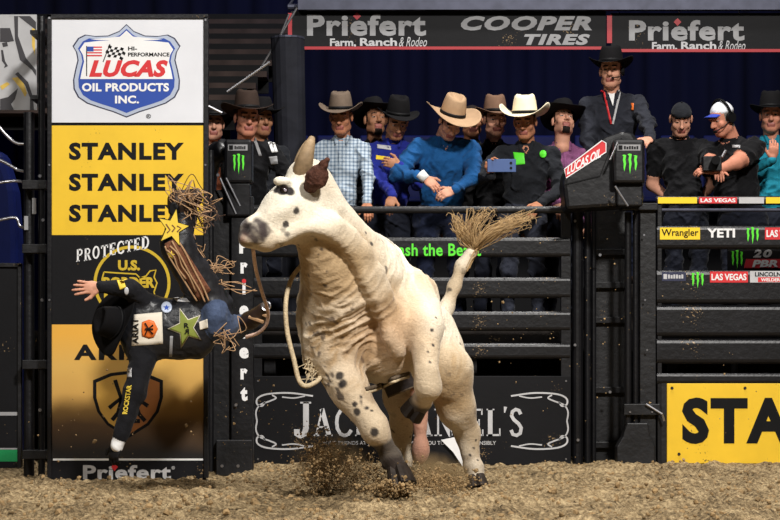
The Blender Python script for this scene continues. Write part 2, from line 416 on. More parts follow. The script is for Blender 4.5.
# ================================================================ setting
def dirt_material():
    m = bpy.data.materials.new('arena_dirt'); m.use_nodes = True; nt = m.node_tree; N = nt.nodes; L = nt.links
    b = N['Principled BSDF']; b.inputs['Roughness'].default_value = .95; b.inputs['Specular IOR Level'].default_value = .15
    tc = N.new('ShaderNodeTexCoord')
    n = N.new('ShaderNodeTexNoise'); n.inputs['Scale'].default_value = 2.2; n.inputs['Detail'].default_value = 12; n.inputs['Roughness'].default_value = .75
    n2 = N.new('ShaderNodeTexNoise'); n2.inputs['Scale'].default_value = 38; n2.inputs['Detail'].default_value = 6
    L.new(tc.outputs['Object'], n.inputs['Vector']); L.new(tc.outputs['Object'], n2.inputs['Vector'])
    mx = N.new('ShaderNodeMix'); mx.data_type = 'FLOAT'; mx.inputs[0].default_value = .5; L.new(n.outputs['Fac'], mx.inputs[2]); L.new(n2.outputs['Fac'], mx.inputs[3])
    r = N.new('ShaderNodeValToRGB'); L.new(mx.outputs[0], r.inputs[0]); e = r.color_ramp.elements
    e[0].position = .36; e[0].color = srgb(64, 53, 39); e[1].position = .62; e[1].color = srgb(196, 172, 132)
    k = e.new(.48); k.color = srgb(138, 118, 87)
    L.new(r.outputs[0], b.inputs['Base Color'])
    bp = N.new('ShaderNodeBump'); bp.inputs['Strength'].default_value = .9; bp.inputs['Distance'].default_value = .05
    n3 = N.new('ShaderNodeTexNoise'); n3.inputs['Scale'].default_value = 60; n3.inputs['Detail'].default_value = 5; L.new(tc.outputs['Object'], n3.inputs['Vector'])
    L.new(n3.outputs['Fac'], bp.inputs['Height']); L.new(bp.outputs[0], b.inputs['Normal'])
    return m
M_dirt = dirt_material(); MATS['arena_dirt'] = M_dirt
def ground_z(x, y):
    x = np.asarray(x, dtype=float); y = np.asarray(y, dtype=float)
    z = (vnoise(x*1.3, y*1.6, 1)-.5)*.05+(vnoise(x*5, y*6, 2)-.5)*.05+(vnoise(x*13, y*15, 3)-.5)*.05+(vnoise(x*34, y*30, 4)-.5)*.036
    fade = np.clip((15.6-y)/.5, 0, 1)
    z = z*(.35+.65*fade)
    z -= .035*np.exp(-((y-13.3)/.5)**2)*(x < -1.0)
    z += .05*np.exp(-((x-.15)/.35)**2-((y-11.6)/.4)**2)              # heap under the forefoot
    return z
xs = np.unique(np.concatenate([np.linspace(-10, -4, 14), np.arange(-4, 4.01, .028), np.linspace(4, 10, 14)]))
ys = np.unique(np.concatenate([np.linspace(2, 8.6, 14), np.arange(8.6, 15.7, .028), np.linspace(15.7, 26, 16)]))
GX, GY = np.meshgrid(xs, ys); nx_, ny_ = len(xs), len(ys)
gv = np.stack([GX.ravel(), GY.ravel(), ground_z(GX.ravel(), GY.ravel())], 1)
ii, jj = np.meshgrid(np.arange(ny_-1), np.arange(nx_-1), indexing='ij'); a_ = (ii*nx_+jj).ravel()
gq = np.stack([a_, a_+1, a_+1+nx_, a_+nx_], 1)
floor = sdf_mesh('floor', [(gv, gq, np.zeros(len(gq)))], [M_dirt], (0, 12, 0)); struct(floor)
floor['label'] = 'churned brown arena dirt floor'

def rock(r, seed):
    rr = random.Random(seed); bm = bmesh.new(); bmesh.ops.create_icosphere(bm, subdivisions=1, radius=1)
    v = [Vector(q.co)*rr.uniform(.65, 1.2) for q in bm.verts]; f = [tuple(x.index for x in q.verts) for q in bm.faces]; bm.free(); return v, f
ROCKS = [rock(1, i) for i in range(6)]
def clods(name, pts, rads, m, label, cat):
    mb = MB()
    for p, r in zip(pts, rads):
        v, f = random.choice(ROCKS); e = Euler((random.random()*6, random.random()*6, 0)).to_matrix()
        mb.add([Vector(p)+e @ q*r for q in v], f)
    o = build(name, mb, m, origin=(0, 12, 0)); return tag(o, label, cat, kind='stuff')
M_clod = mat('dirt_clod', (140, 116, 82), .95, 0, .5, 9, .5, 60)
pts = []; rads = []
for i in range(3600):
    y = random.uniform(8.8, 15.0); x = random.uniform(-.22, .22)*y*1.05
    r = min(.006*math.exp(random.gauss(.35, .45)), .03); pts.append((x, y, float(ground_z(x, y))+r*.35)); rads.append(r)
clods('dirt_clods', pts, rads, M_clod, 'loose brown dirt clods scattered over the arena floor', 'dirt')

M_curtain = mat('navy_curtain', (14, 17, 42), .9, 0, .2, .6)
mb = MB(); n = 240; vs = []
for i in range(n+1):
    x = -14+28*i/n; y = 25+.12*math.sin(i*1.7)+.05*math.sin(i*.63)
    vs += [(x, y, 0), (x, y, 11)]
mb.add(vs, [(2*i, 2*i+2, 2*i+3, 2*i+1) for i in range(n)])
o = struct(build('wall_back', mb, M_curtain, smooth=True)); o['label'] = 'dark navy drape behind the chutes'

# chute platform the crew stands on
DECK = 1.05
M_deck = mat('dark_deck_wood', (36, 32, 30), .8, 0, .4, 9, .4, 40)
pl = empty('chute_platform', (0, 17, 0), 'dark raised platform behind the chute gates where the crew stands', 'platform')
for i in range(16):
    m = MB(); y0 = 15.42+i*.2; m.box(-4.4, 5.0, y0, y0+.19, DECK-.04, DECK); build('deck_plank', m, M_deck, pl)
for x in (-4.2, -2.6, -1.0, .6, 2.2, 3.8, 4.8):
    m = MB(); m.box(x, x+.09, 15.5, 15.59, -.05, DECK-.16); build('support_post', m, M_steel, pl)
m = MB(); m.box(-4.4, 5.0, 15.42, 15.46, DECK-.16, DECK-.04); build('edge_beam', m, M_steel, pl)
m = MB(); m.box(-4.4, 5.0, 16.6, 16.64, -.02, DECK-.04); build('back_skirt', m, M_black, pl)

# ---------------------------------------------------------------- rails
def rrect(w, h, r, n=3):
    pts = []
    for cx, cz, a0 in ((w/2-r, h/2-r, 0), (-w/2+r, h/2-r, 90), (-w/2+r, -h/2+r, 180), (w/2-r, -h/2+r, 270)):
        for i in range(n+1):
            a = math.radians(a0+90*i/n); pts.append((cx+r*math.cos(a), cz+r*math.sin(a)))
    return pts
def rail(parent, x0, y0, x1, y1, Y, dep=.07, m=None, name='rail'):
    """rounded rectangular tube along X at pixel rows y0..y1"""
    h = (y1-y0)*Y/F; r = min(h, dep)*.36; pr = rrect(dep, h, r); zc = PZ((y0+y1)/2, Y); mb = MB(); k = len(pr)
    vs = [(X, Y+dep/2+a, zc+b) for X in (PX(x0, Y), PX(x1, Y)) for a, b in pr]
    mb.add(vs, [(i, k+i, k+(i+1) % k, (i+1) % k) for i in range(k)]+[tuple(range(k)), tuple(range(2*k-1, k-1, -1))])
    o = build(name, mb, m or M_steel, parent, smooth=False)
    return o
def vpipe(parent, x, y0, y1, wpx, Y, m=None, name='pipe', n=14):
    r = wpx/2*Y/F; mb = MB(); mb.tube([(PX(x, Y), Y+r, PZ(y1, Y)), (PX(x, Y), Y+r, PZ(y0, Y))], r, n)
    return build(name, mb, m or M_steel, parent, smooth=False)
def bolts(parent, spots, Y, r=.008, m=None):
    for x, y in spots:
        mb = MB(); p = P(x, y, Y); mb.tube([p, p+Vector((0, -.006, 0))], r, 6); build('bolt', mb, m or M_chrome, parent)

# ================================================================ middle chute gate
YG = 15.1
gate = empty('chute_gate', P(412, 465, YG), 'black steel bucking chute gate with green slogan and cream whiskey lettering', 'gate')
rail(gate, 253, 206, 570, 213, YG)
for y0, y1 in ((237, 257), (277, 298), (311, 331), (343, 359)): rail(gate, 253, y0, 570, y1, YG, .08)
for x0, x1 in ((253, 262), (561, 571)):
    build('upright', pbox(x0, 205, x1, 465, YG+.012, .06), M_steel, gate, bevel=.004)
sp = build('sign_panel', pbox(254, 376, 571, 465, YG-.012, .03), M_blackprint, gate, bevel=.004)
YS = YG-.0150
serif(sp, "JACK DANIEL'S", 294, 402, 523, 436, YS, M_palegrey, small=.8, gap=.07)
text(sp, 'YOUR FRIENDS AT JACK DANIELS REMIND YOU TO DRINK RESPONSIBLY', 322, 441, 496, 446, YS, M_palegrey, .008)
for sx in (1, -1):      # curled corner ornaments
    for sy in (1, -1):
        f = lambda pts: [(412+sx*(x-412), 421+sy*(y-421)) for x, y in pts]
        for pts, wd in (([(313, 396), (290, 393), (268, 394), (258, 398), (257, 404), (262, 406), (265, 402)], 1.7),
                        ([(257, 421), (256, 412), (260, 405), (270, 401), (276, 398), (272, 395)], 1.5),
                        ([(282, 397), (294, 398), (305, 396)], 1.3)):
            build('corner_scroll', pstroke([tuple(q) for q in bez(f(pts), 6)], wd, YS), M_palegrey, sp)
text(gate, 'Unleash the Beast', 370, 243.5, 481, 256, YG-.002, M_green, .02, spacing=1.05)
flap = build('torn_flap', ppoly([(441, 440), (456, 437), (474, 441), (468, 452), (463, 467), (453, 452)], YS-.03, .02), M_white, sp)
bolts(sp, [(258, 381), (258, 459), (566, 381), (566, 459)], YG-.012)
for x, y in ((505, 278), (474, 312), (540, 278), (330, 278)): bolts(gate, [(x, y)], YG-.002, .006)

# ================================================================ left chute post with vertical lettering
YL = 14.05
lp = empty('chute_post', P(232, 474, YL), 'tall black chute post with white vertical lettering beside the sponsor sign', 'post')
col = build('post_panel', pbox(231, 196, 253, 475, YL, .12), M_steel, lp, bevel=.006)
build('side_plate', pbox(213, 190, 231, 475, YL+.05, .1), M_steel2, lp, bevel=.006)
vpipe(lp, 210, 150, 475, 7, YL+.04, name='hinge_pipe')
build('base_plate', pbox(216, 440, 252, 476, YL-.02, .16), M_steel2, lp, bevel=.006)
for ch, yc, hh in (('P', 246, 15), ('r', 268, 11), ('i', 287, 15), ('e', 311, 11), ('f', 331, 15), ('e', 353, 11), ('r', 374, 11), ('t', 394, 14)):
    wd = {'i': 3.4, 'f': 7, 't': 7, 'r': 7}.get(ch, 9.5)
    text(col, ch, 244-wd/2, yc-hh/2, 244+wd/2, yc+hh/2, YL-.002, M_white, .06, name='letter')
build('letter_dot', ppoly(arc(244, 281, 2.2, 2.2, 0, 360, 12)[:-1], YL-.004), M_red, col)
bolts(lp, [(218, 175), (238, 466), (222, 466), (236, 405)], YL-.022, .012)
for a, b in (((220, 178), (236, 214)), ((226, 178), (240, 206))):
    mb = MB(); mb.tube([P(*a, YL-.06), P(*b, YL-.03)], .008, 8); build('brace_rod', mb, M_chrome, lp)
def blocks(parent, x0, y0, x1, y1, Y, m, n=6):
    """a line of print too small to read"""
    mb = MB(); w_ = (x1-x0)/n
    for i in range(n): mb.box(PX(x0+w_*i, Y), PX(x0+w_*(i+.72), Y), Y, Y+.002, PZ(y1, Y), PZ(y0+(i % 3 == 1)*.6, Y))
    return build('lettering', mb, m, parent)
def pad_box(parent, x0, y0, x1, y1, Y, name='post_pad'):
    """stitched black post pad with a sponsor strip and green claw mark"""
    pad = build(name, pbox(x0, y0, x1, y1, Y, .17), M_rubber, parent, bevel=.022)
    build('logo_strip', pbox(x0+4, y0+5.5, x1-4.5, y0+11.5, Y-.003, .003), M_greyprint, pad)
    build('strip_square', pbox(x0+5, y0+6.3, x0+9, y0+10.7, Y-.005, .003), M_black, pad)
    blocks(pad, x0+10.5, y0+7, x1-6, y0+10.2, Y-.0045, M_black)
    claw(pad, x0+8.5, y0+14.5, x1-7.5, y0+35, Y-.003)
    return pad
pad_box(lp, 224, 139, 252, 183, YL-.05)
build('pad_skirt', pbox(226, 183, 250, 216, YL-.03, .13), M_rubber, lp, bevel=.012)
# padded arm curling away behind the left pad
mb = MB(); mb.tube([tuple(q) for q in bez([P(206, 208, YL+.2), P(207, 178, YL+.22), P(213, 158, YL+.2), P(226, 148, YL+.1)], 6)], .075, 12)
build('padded_arm', mb, M_rubber, lp, smooth=True)

# ================================================================ right latch posts
YR = 14.86
rp = empty('latch_post', P(640, 467, YR), 'black steel gate latch post with flared foot beside the yellow panel', 'post')
build('column', pbox(640, 207, 656, 466, YR+.02, .12), M_steel2, rp, bevel=.005)
vpipe(rp, 628.5, 212, 432, 7, YR); vpipe(rp, 636, 207, 432, 6, YR+.02)
build('flared_foot', ppoly([(627, 423), (648, 423), (650, 436), (655, 446), (655, 467), (617, 467), (617, 447), (623, 437)], YR-.03, .16), M_steel2, rp, bevel=.008)
build('clamp', pbox(624, 404, 660, 415, YR-.03, .1), M_steel2, rp, bevel=.004)
mb = MB(); mb.tube([P(646, 404, YR-.05), P(662, 414, YR-.05), P(664, 421, YR-.05)], .009, 8); build('latch_handle', mb, M_chrome, rp)
build('top_cap', pbox(622, 203, 658, 210, YR-.02, .16), M_steel, rp, bevel=.004)
bolts(rp, [(633, 214), (645, 300), (647, 350), (644, 235), (630, 412), (652, 412)], YR-.032)
ip = empty('slide_gate', P(600, 464, 15.2), 'narrow black steel slide gate between the chute gate and latch post', 'gate')
build('gate_panel', pbox(592, 206, 626, 464, 15.32, .04), M_steel2, ip, bevel=.004)
for x, wd, Y in ((578, 11, 15.12), (588, 7, 15.2), (594, 5, 15.26)): vpipe(ip, x, 205, 465, wd, Y, name='upright')
for y in (252, 285, 320, 390, 445): build('brace', pbox(592, y-3, 626, y+3, 15.27, .05), M_steel, ip, bevel=.003)
bolts(ip, [(575, 221), (575, 345), (610, 392), (600, 255), (578, 440)], 15.10, .012)
# padded arm with red oil-sponsor plate
ap = empty('padded_chute_arm', P(605, 212, 14.75), 'black padded chute arm with tilted red sponsor plate above latch post', 'pad')
body = build('arm_pad', ppoly([(563, 184), (565, 170), (585, 152), (605, 137), (622, 131), (634, 133), (640, 142), (641, 182), (628, 206), (566, 210)], 14.72, .36), M_rubber, ap, bevel=.03)
red = build('red_plate', ppoly([(564.5, 169), (602, 140.5), (606, 143), (606, 152), (566, 178)], 14.712, .008), M_red, body)
mb = build('plate_edge', pstroke([(564.5, 169), (602, 140.5), (606, 143), (606, 152), (566, 178), (564.5, 169)], 1.0, 14.709), M_white, body)
text(red, 'LUCAS OIL', 567, 166, 601, 175, 14.708, M_white, .03, .2, skew=18)
build('pad_seam', pstroke([(566, 184), (600, 176), (610, 150), (622, 138)], 1.2, 14.712), M_black, body)
pad_box(ap, 613.5, 139, 645, 183, 14.6)
build('pad_skirt', pbox(617, 183, 643, 206, 14.66, .2), M_rubber, ap, bevel=.012)
for a, b in (((615, 186), (628, 206)), ((610, 160), (618, 142))):
    mb = MB(); mb.tube([P(*a, 14.56), P(*b, 14.56)], .008, 8); build('brace_rod', mb, M_chrome, ap)

# ================================================================ right fence
fr = empty('sponsor_fence', P(720, 467, YR), 'black steel arena fence with sponsor decals and big yellow panel', 'fence')
XE = 960
def decal(parent, x0, y0, x1, y1, m, s=None, tm=None, inset=.14, bold=.03, shear=0):
    d = build('decal', pbox(x0, y0, x1, y1, YR-.0025, .004), m, parent)
    if s: h = (y1-y0)*inset; text(d, s, x0+1.5, y0+h, x1-1.5, y1-h, YR-.004, tm, bold, shear)
    return d
r1 = rail(fr, 657, 196, XE, 204.5, YR)
rail(fr, 657, 208, XE, 211.5, YR+.05, .05, M_truss, 'thin_rail')
for off in (0, 108):
    decal(r1, 658+off, 197.2, 697+off, 203.4, M_yprint)
    decal(r1, 699+off, 197.2, 737+off, 203.4, M_red, 'LAS VEGAS', M_white, .18)
    decal(r1, 739+off, 197.2, 764+off, 203.4, M_palegrey)
r2 = rail(fr, 657, 225.5, XE, 249, YR, .09)
decal(r2, 660, 227.5, 700, 239.5, M_yprint, 'Wrangler', M_black, .12, .015)
text(r2, 'YETI', 707, 228.5, 735, 237.5, YR-.002, M_white, .035)
claw(r2, 746, 227, 759, 244, YR-.002)
decal(r2, 765, 227.5, 803, 239.5, M_red, 'LAS VEGAS', M_white, .2)
r3 = rail(fr, 657, 270, XE, 304, YR, .1)
dd = decal(r3, 662, 272, 686, 281, M_navyp, None)
blocks(dd, 668, 274.5, 684, 278.5, YR-.0045, M_palegrey); build('strip_square', pbox(663.5, 274, 667, 279, YR-.005, .003), M_palegrey, dd)
claw(r3, 691, 272, 704, 288.5, YR-.002)
decal(r3, 710, 271.5, 748, 282.5, M_red, 'LAS VEGAS', M_white, .2)
d = decal(r3, 750, 271, 795, 282.5, M_palegrey)
build('decal_stripe', pbox(758, 277.3, 795, 282, YR-.0045, .002), M_red, d)
text(d, 'LINCOLN', 755, 272, 781, 276.5, YR-.0045, M_black, .03); text(d, 'WELDERS', 761, 278.2, 782, 281.4, YR-.0055, M_white, .03)
rail(fr, 657, 305, XE, 337, YR, .1); rail(fr, 657, 338.5, XE, 364, YR, .1)
rail(fr, 657, 373, XE, 384, YR, .07)
build('upright', pbox(657.5, 196, 662, 467, YR+.015, .07), M_steel, fr, bevel=.004)
pn = build('backing_panel', pbox(661, 382, XE, 468, YR+.01, .05), M_steel2, fr, bevel=.004)
yp = build('yellow_panel', pbox(667, 383.5, XE, 463.5, YR-.005, .015), M_yellow, pn, bevel=.003)
text(yp, 'STANLEY', 682, 397.5, 942, 444, YR-.007, M_black, .045, spacing=1.14)
bolts(pn, [(679, 454), (672, 388), (745, 388)], YR-.006, .012, M_steel2)
# far board seen between the rails
fb = empty('far_sponsor_board', P(765, 270, 15.2), 'dark far sponsor board with red and white lettering seen between fence rails', 'sign')
bd = build('board', pbox(728, 247, 840, 272, 15.2, .04), M_blackprint, fb, bevel=.003)
claw(bd, 731, 250, 743, 269, 15.198)
text(bd, '2', 753, 249.5, 761.5, 257.5, 15.198, M_greyprint, .05, .2); text(bd, '0', 763, 249.5, 772, 257.5, 15.198, M_greyprint, .05, .2)
rp2 = build('red_patch', ppoly([(746, 259), (790, 259), (787, 268), (744, 268)], 15.197), M_redstripe, bd)
text(rp2, 'PBR', 752, 260, 778, 267, 15.195, M_palegrey, .04, .2)
for x in (735, 830): vpipe(fb, x, 272, 462, 6, 15.2, name='leg')

# ================================================================ tall sponsor sign
YB = 13.56
sg = empty('sponsor_sign', P(127, 477, YB), 'tall sponsor sign board with white, yellow, black and gold panels', 'sign')
for x0, y0, x1, y1 in ((47, 14, 51.5, 478), (203.5, 16, 208, 478), (47, 14, 208, 18.5), (47, 480, 208, 486)):
    build('frame_bar', pbox(x0, y0, x1, y1, YB-.015, .07), M_steel, sg, bevel=.004)
back = build('backing', pbox(49, 16, 206, 484, YB+.008, .03), M_black, sg)
pA = build('white_panel', pbox(51.5, 19, 203.5, 122.5, YB, .008), M_offwhite, sg)
pB = build('yellow_panel', pbox(51.5, 125.5, 203.5, 235, YB, .008), M_yellow, sg)
pC = build('black_panel', pbox(51.5, 235, 203.5, 324.5, YB, .008), M_blackprint, sg)
YP = YB-.002
sh = [(126.5, 24), (119, 31), (108, 35.5), (95, 36), (85, 34.5), (78, 38), (72.5, 46), (76, 52), (77.5, 60), (75, 70), (73, 80), (73.5, 89), (78, 97.5), (87, 103.5), (100, 108), (113, 112), (126.5, 117.5)]
def mirror(pts, c=126.5): return pts+[(2*c-x, y) for x, y in pts[-2:0:-1]]
def shrink(pts, k, c=(126.5, 72)): return [(c[0]+(x-c[0])*k, c[1]+(y-c[1])*k) for x, y in pts]
full = mirror(sh)
build('shield_edge', ppoly(shrink(full, 1.0), YP), M_navyp, pA)
build('shield_silver', ppoly(shrink(full, .975), YP-.001), M_silver, pA)
s3 = build('shield_blue', ppoly(shrink(full, .90), YP-.002), M_blue, pA)
inner = [p for p in shrink(full, .865) if p[1] < 79]
inner = sorted([p for p in inner if p[0] <= 126.5], key=lambda p: -p[1])+sorted([p for p in inner if p[0] > 126.5], key=lambda p: p[1])
lowl, lowr = inner[0][0], inner[-1][0]
build('shield_white', ppoly([(lowl, 79)]+inner+[(lowr, 79)], YP-.003), M_white, s3)
YQ = YP-.0045
text(s3, 'LUCAS', 89, 60, 168, 77, YQ, M_red, .05, .28, spacing=1.06)
text(s3, 'HI-', 128, 46.5, 137, 50.5, YQ, M_black, .03); text(s3, 'PERFORMANCE', 128, 52.5, 169.5, 56.5, YQ, M_black, .03)
text(s3, 'OIL PRODUCTS', 82, 83, 169, 91.5, YQ, M_white, .04, spacing=1.06); text(s3, 'INC.', 115, 95.5, 139, 103.5, YQ, M_white, .04, spacing=1.06)
for i in range(7): build('flag_stripe', pbox(87, 46.5+i*1.4, 102, 47.9+i*1.4, YQ-.0005*(i % 2), .002), M_red if i % 2 == 0 else M_white, s3)
build('flag_canton', pbox(87, 46.5, 93.5, 51.4, YQ-.002, .002), M_blue, s3)
build('flag_pole', pbox(86.2, 46, 87.1, 76, YQ-.001, .002), M_black, s3)
build('flag_pole', pstroke([(110, 44), (103, 62)], .9, YQ), M_black, s3)
m = MB()
for i in range(6):
    for j in range(4):
        if (i+j) % 2 == 0:
            f = lambda u, v: (109+u*3.0+v*-1.2, 44.5+v*2.6+u*.9+math.sin(u*1.1)*1.0)
            q = [f(i, j), f(i+1, j), f(i+1, j+1), f(i, j+1)]; m.prism([(PX(x, YQ), PZ(y, YQ)) for x, y in q], YQ, YQ+.002)
build('checkered_flag', m, M_black, s3)
text(pA, '®', 146, 114, 151, 118.5, YP, M_black, .01)
for y in (142.5, 173.5, 204.5): text(pB, 'STANLEY', 69, y, 184, y+17.5, YP, M_blackprint, .045, spacing=1.14)
# black panel emblem
text_c = (132, 281)
build('emblem_ring', pstroke(arc(132, 283, 37, 36, 0, 360, 48), 3.0, YP), M_goldline, pC)
serif(pC, 'PROTECTED', 76, 250, 149, 262, YP-.002, M_white, gap=.12, skew=14, jitter=.7, heavy=1.15)
text(pC, 'U.S.', 118, 260, 140, 270.5, YP, M_goldline, .05)
text(pC, 'BORDER', 103, 277, 155, 288, YP, M_goldline, .05); text(pC, 'PATROL', 104, 293, 153, 304, YP, M_goldline, .05)
usmap = [(104, 272), (118, 273), (136, 274), (140, 278), (146, 276), (150, 271), (156, 270), (154, 277), (157, 283), (154, 292), (156, 300), (150, 297), (142, 296), (134, 304), (126, 298), (112, 297), (103, 288), (102, 279), (104, 272)]
build('map_outline', pstroke(usmap, 1.4, YP), M_goldline, pC)
# gold panel: printed colour fade
def gold_mat():
    m = bpy.data.materials.new('gold_poster_print'); m.use_nodes = True; nt = m.node_tree; N = nt.nodes; L = nt.links; b = N['Principled BSDF']
    b.inputs['Roughness'].default_value = .5
    tc = N.new('ShaderNodeTexCoord'); sx = N.new('ShaderNodeSeparateXYZ'); L.new(tc.outputs['Object'], sx.inputs[0])
    r = N.new('ShaderNodeValToRGB'); e = r.color_ramp.elements
    mr = N.new('ShaderNodeMapRange'); mr.inputs[1].default_value = 0; mr.inputs[2].default_value = .93
    nz = N.new('ShaderNodeTexNoise'); nz.inputs['Scale'].default_value = 3; L.new(tc.outputs['Object'], nz.inputs[0])
    ad = N.new('ShaderNodeMath'); ad.operation = 'MULTIPLY_ADD'; ad.inputs[1].default_value = .12; L.new(nz.outputs['Fac'], ad.inputs[0])
    L.new(sx.outputs['Z'], mr.inputs[0]); L.new(mr.outputs[0], ad.inputs[2]); L.new(ad.outputs[0], r.inputs[0])
    e[0].position = .10; e[0].color = srgb(26, 22, 22); e[1].position = .98; e[1].color = srgb(226, 168, 62)
    k = e.new(.30); k.color = srgb(92, 66, 36); k = e.new(.55); k.color = srgb(196, 152, 76); k = e.new(.75); k.color = srgb(212, 168, 84)
    L.new(r.outputs[0], b.inputs['Base Color']); return m
pD = build('gold_panel', pbox(51.5, 324.5, 203.5, 458, YB, .008), gold_mat(), sg)
text(pD, 'ARIAT', 74, 344.5, 168, 360, YP, M_blackprint, .04, spacing=1.2)
def shield2(c, w_, h_, k=1):
    base = [(0, -.5), (.25, -.47), (.5, -.36), (.5, -.1), (.44, .12), (.3, .32), (0, .52)]
    pts = base+[(-x, y) for x, y in base[-2:0:-1]]; return [(c[0]+x*w_*k, c[1]+y*h_*k) for x, y in pts]
M_bronze = mat('bronze_print', (150, 92, 40), .5, 0, .25, 3)
build('crest_edge', ppoly(shield2((128, 404), 70, 66), YP), M_blackprint, pD)
cr = build('crest', ppoly(shield2((128, 404), 70, 66, .9), YP-.001), M_bronze, pD)
half = [(128, 374.3), (112, 376), (96.5, 382.6), (96.5, 398), (100.3, 411), (109, 423), (128, 434.9)]
build('crest_half', ppoly(half, YP-.002), mat('gold_print', (206, 160, 70), .5, 0, .15, 4), cr)
for pts, wd in (([(115, 380), (121, 398), (109, 408)], 4), ([(142, 380), (136, 398), (148, 406)], 4), ([(119, 400), (137, 400)], 6), ([(121, 402), (118, 413), (112, 420)], 4), ([(135, 402), (139, 414), (145, 421)], 4), ([(117, 421), (140, 421)], 4)):
    build('crest_stroke', pstroke(pts, wd, YP-.0045), M_blackprint, cr)
build('white_line', pbox(53, 458.5, 203, 460.5, YP, .003), M_white, sg)
pE = build('foot_panel', pbox(51.5, 460.5, 203.5, 482, YB, .008), M_blackprint, sg)
text(pE, 'Priefert', 83, 465, 171, 479.5, YP, M_palegrey, .032, spacing=1.08)
build('letter_dot', ppoly([(114.5, 463), (118, 467), (114.5, 471), (111, 467)], YP-.002), M_red, pE)
text(pE, '®', 171.5, 466, 175, 469.5, YP, M_palegrey, .01)
bolts(sg, [(49.5, 18), (205.5, 20), (205.5, 165), (49.5, 165), (49.5, 300), (205.5, 330)], YB-.016)

# ================================================================ top banners and truss
YT = 17.3
for (x0, x1, y0, y1, tx, lab) in ((291, 606, 11, 49.5, 307, 'long black overhead banner with grey ranch and tire lettering, red lower edge'), (611, 860, 13, 52, 629, 'black overhead banner with grey ranch lettering above the cap wearers')):
    bn = empty('overhead_banner', P((x0+x1)/2, y1, YT), lab, 'banner')
    cl = build('cloth', pbox(x0, y0, x1, y1, YT, .02), M_blackprint, bn)
    build('red_edge', pbox(x0, y1-3, x1, y1, YT-.003, .004), M_redstripe, cl)
    build('red_end', pbox(x0-3 if x0 < 300 else x0-4, y0+2, x0+1, y1-9, YT-.003, .01), M_redstripe, cl)
    k = .97 if x0 > 300 else 1; dy = 6 if x0 > 300 else 0
    t0 = tx; t1 = tx+119*k
    text(cl, 'Priefert', t0, 14+dy, t1, 36+dy*.8, YT-.003, M_greyprint, .035, spacing=1.08)
    text(cl, 'Farm,', t0+23, 38.5+dy*.6, t0+23+26*k, 47.5+dy*.6, YT-.003, M_palegrey, .03); text(cl, 'Ranch', t0+23+30*k, 38+dy*.6, t0+90*k, 46+dy*.6, YT-.003, M_palegrey, .03)
    text(cl, '& Rodeo', t0+92*k, 37+dy*.6, t1+1, 46.5+dy*.6, YT-.003, M_palegrey, 0, .35)
    build('letter_dot', ppoly([(t0+50*k, 12+dy), (t0+54*k, 16+dy), (t0+50*k, 20+dy), (t0+46*k, 16+dy)], YT-.006), M_redstripe, cl)
    if x0 < 300:
        text(cl, 'COOPER', 461, 16, 592, 30.5, YT-.003, M_greyprint, .05, .25, spacing=1.14)
        text(cl, 'TIRES', 524, 34, 590, 45, YT-.003, M_greyprint, .05, .25, spacing=1.14)
    for x in np.arange(x0+8, x1, 60):
        mb = MB(); mb.tube([P(x, y0, YT), P(x, y0-9, YT+.05)], .006, 6); build('tie', mb, M_chrome, bn)
tr = empty('lighting_truss', P(560, 8, 17.35), 'grey metal lighting truss running above the overhead banners', 'truss')
for yy, Yd in ((7, 17.35), (7, 17.65), (-22, 17.35), (-22, 17.65)):
    mb = MB(); mb.tube([P(288, yy, Yd), P(880, yy, Yd)], .028, 10); build('chord', mb, M_truss, tr)
for i in range(15):
    x = 288+i*40
    mb = MB(); mb.tube([P(x, 7, 17.35), P(x+20, -22, 17.35), P(x+40, 7, 17.35)], .012, 6); build('web_bar', mb, M_truss, tr)
mb = pbox(298, -6, 880, 9.5, 17.2, .08); build('cable_tray', mb, M_truss, tr)

# ================================================================ column, bleachers, seats behind
M_drape = mat('charcoal_wrap', (30, 31, 38), .8, 0, .3, 4, .3, 12)
pc = empty('wrapped_column', P(292, 207, 16.2), 'thick charcoal wrapped column rising behind the plaid shirted man', 'column')
mb = MB(); bot = Vector((PX(294, 16.2), 16.3, DECK+.003)); top = P(287, 37, 16.2)+Vector((0, .1, 0))
mb.tube([bot, bot.lerp(top, .4), bot.lerp(top, .8), top], [.125, .13, .135, .14], 18); build('wrap', mb, M_drape, pc, smooth=False)
mb = MB(); mb.tube([top+Vector((0, 0, -.004)), top+Vector((0, 0, .012))], .143, 18); build('rim', mb, M_truss, pc)
for a, b, Y, r in (((227, 92), (270, 62), 15.9, .012), ((262, 66), (297, 8), 16.3, .01), ((204, 104), (222, 113), 13.6, .01), ((281, 34), (289, 14), 16.0, .008)):
    mb = MB(); mb.tube([P(*a, Y), P(*b, Y)], r, 8)
    build('stay_rod', mb, M_chrome, sg if a[0] == 205 else pc)
M_bench = mat('brown_bench', (62, 50, 46), .7, 0, .3, 5)
bl = empty('bleacher', (-2.2, 20, 0), 'dim brown tiered bleacher rows behind the sponsor sign', 'bleachers')
for i in range(9):
    z = 3.25+i*.17; y = 19.2+i*.35; x0 = -5.5; x1 = -1.55+i*.09
    m = MB(); m.box(x0, x1, y, y+.30, z, z+.06); build('seat_plank', m, M_bench, bl)
    m = MB(); m.box(x0, x1, y+.30, y+.33, z-.13, z+.17); build('riser', m, M_black, bl)
for x in (-5, -3.2, -1.8):
    m = MB(); m.box(x, x+.08, 21, 21.08, 0, 4.0); build('support_post', m, M_steel, bl)
M_seat = mat('blue_seat_plastic', (24, 32, 84), .6, 0, .2, 5)
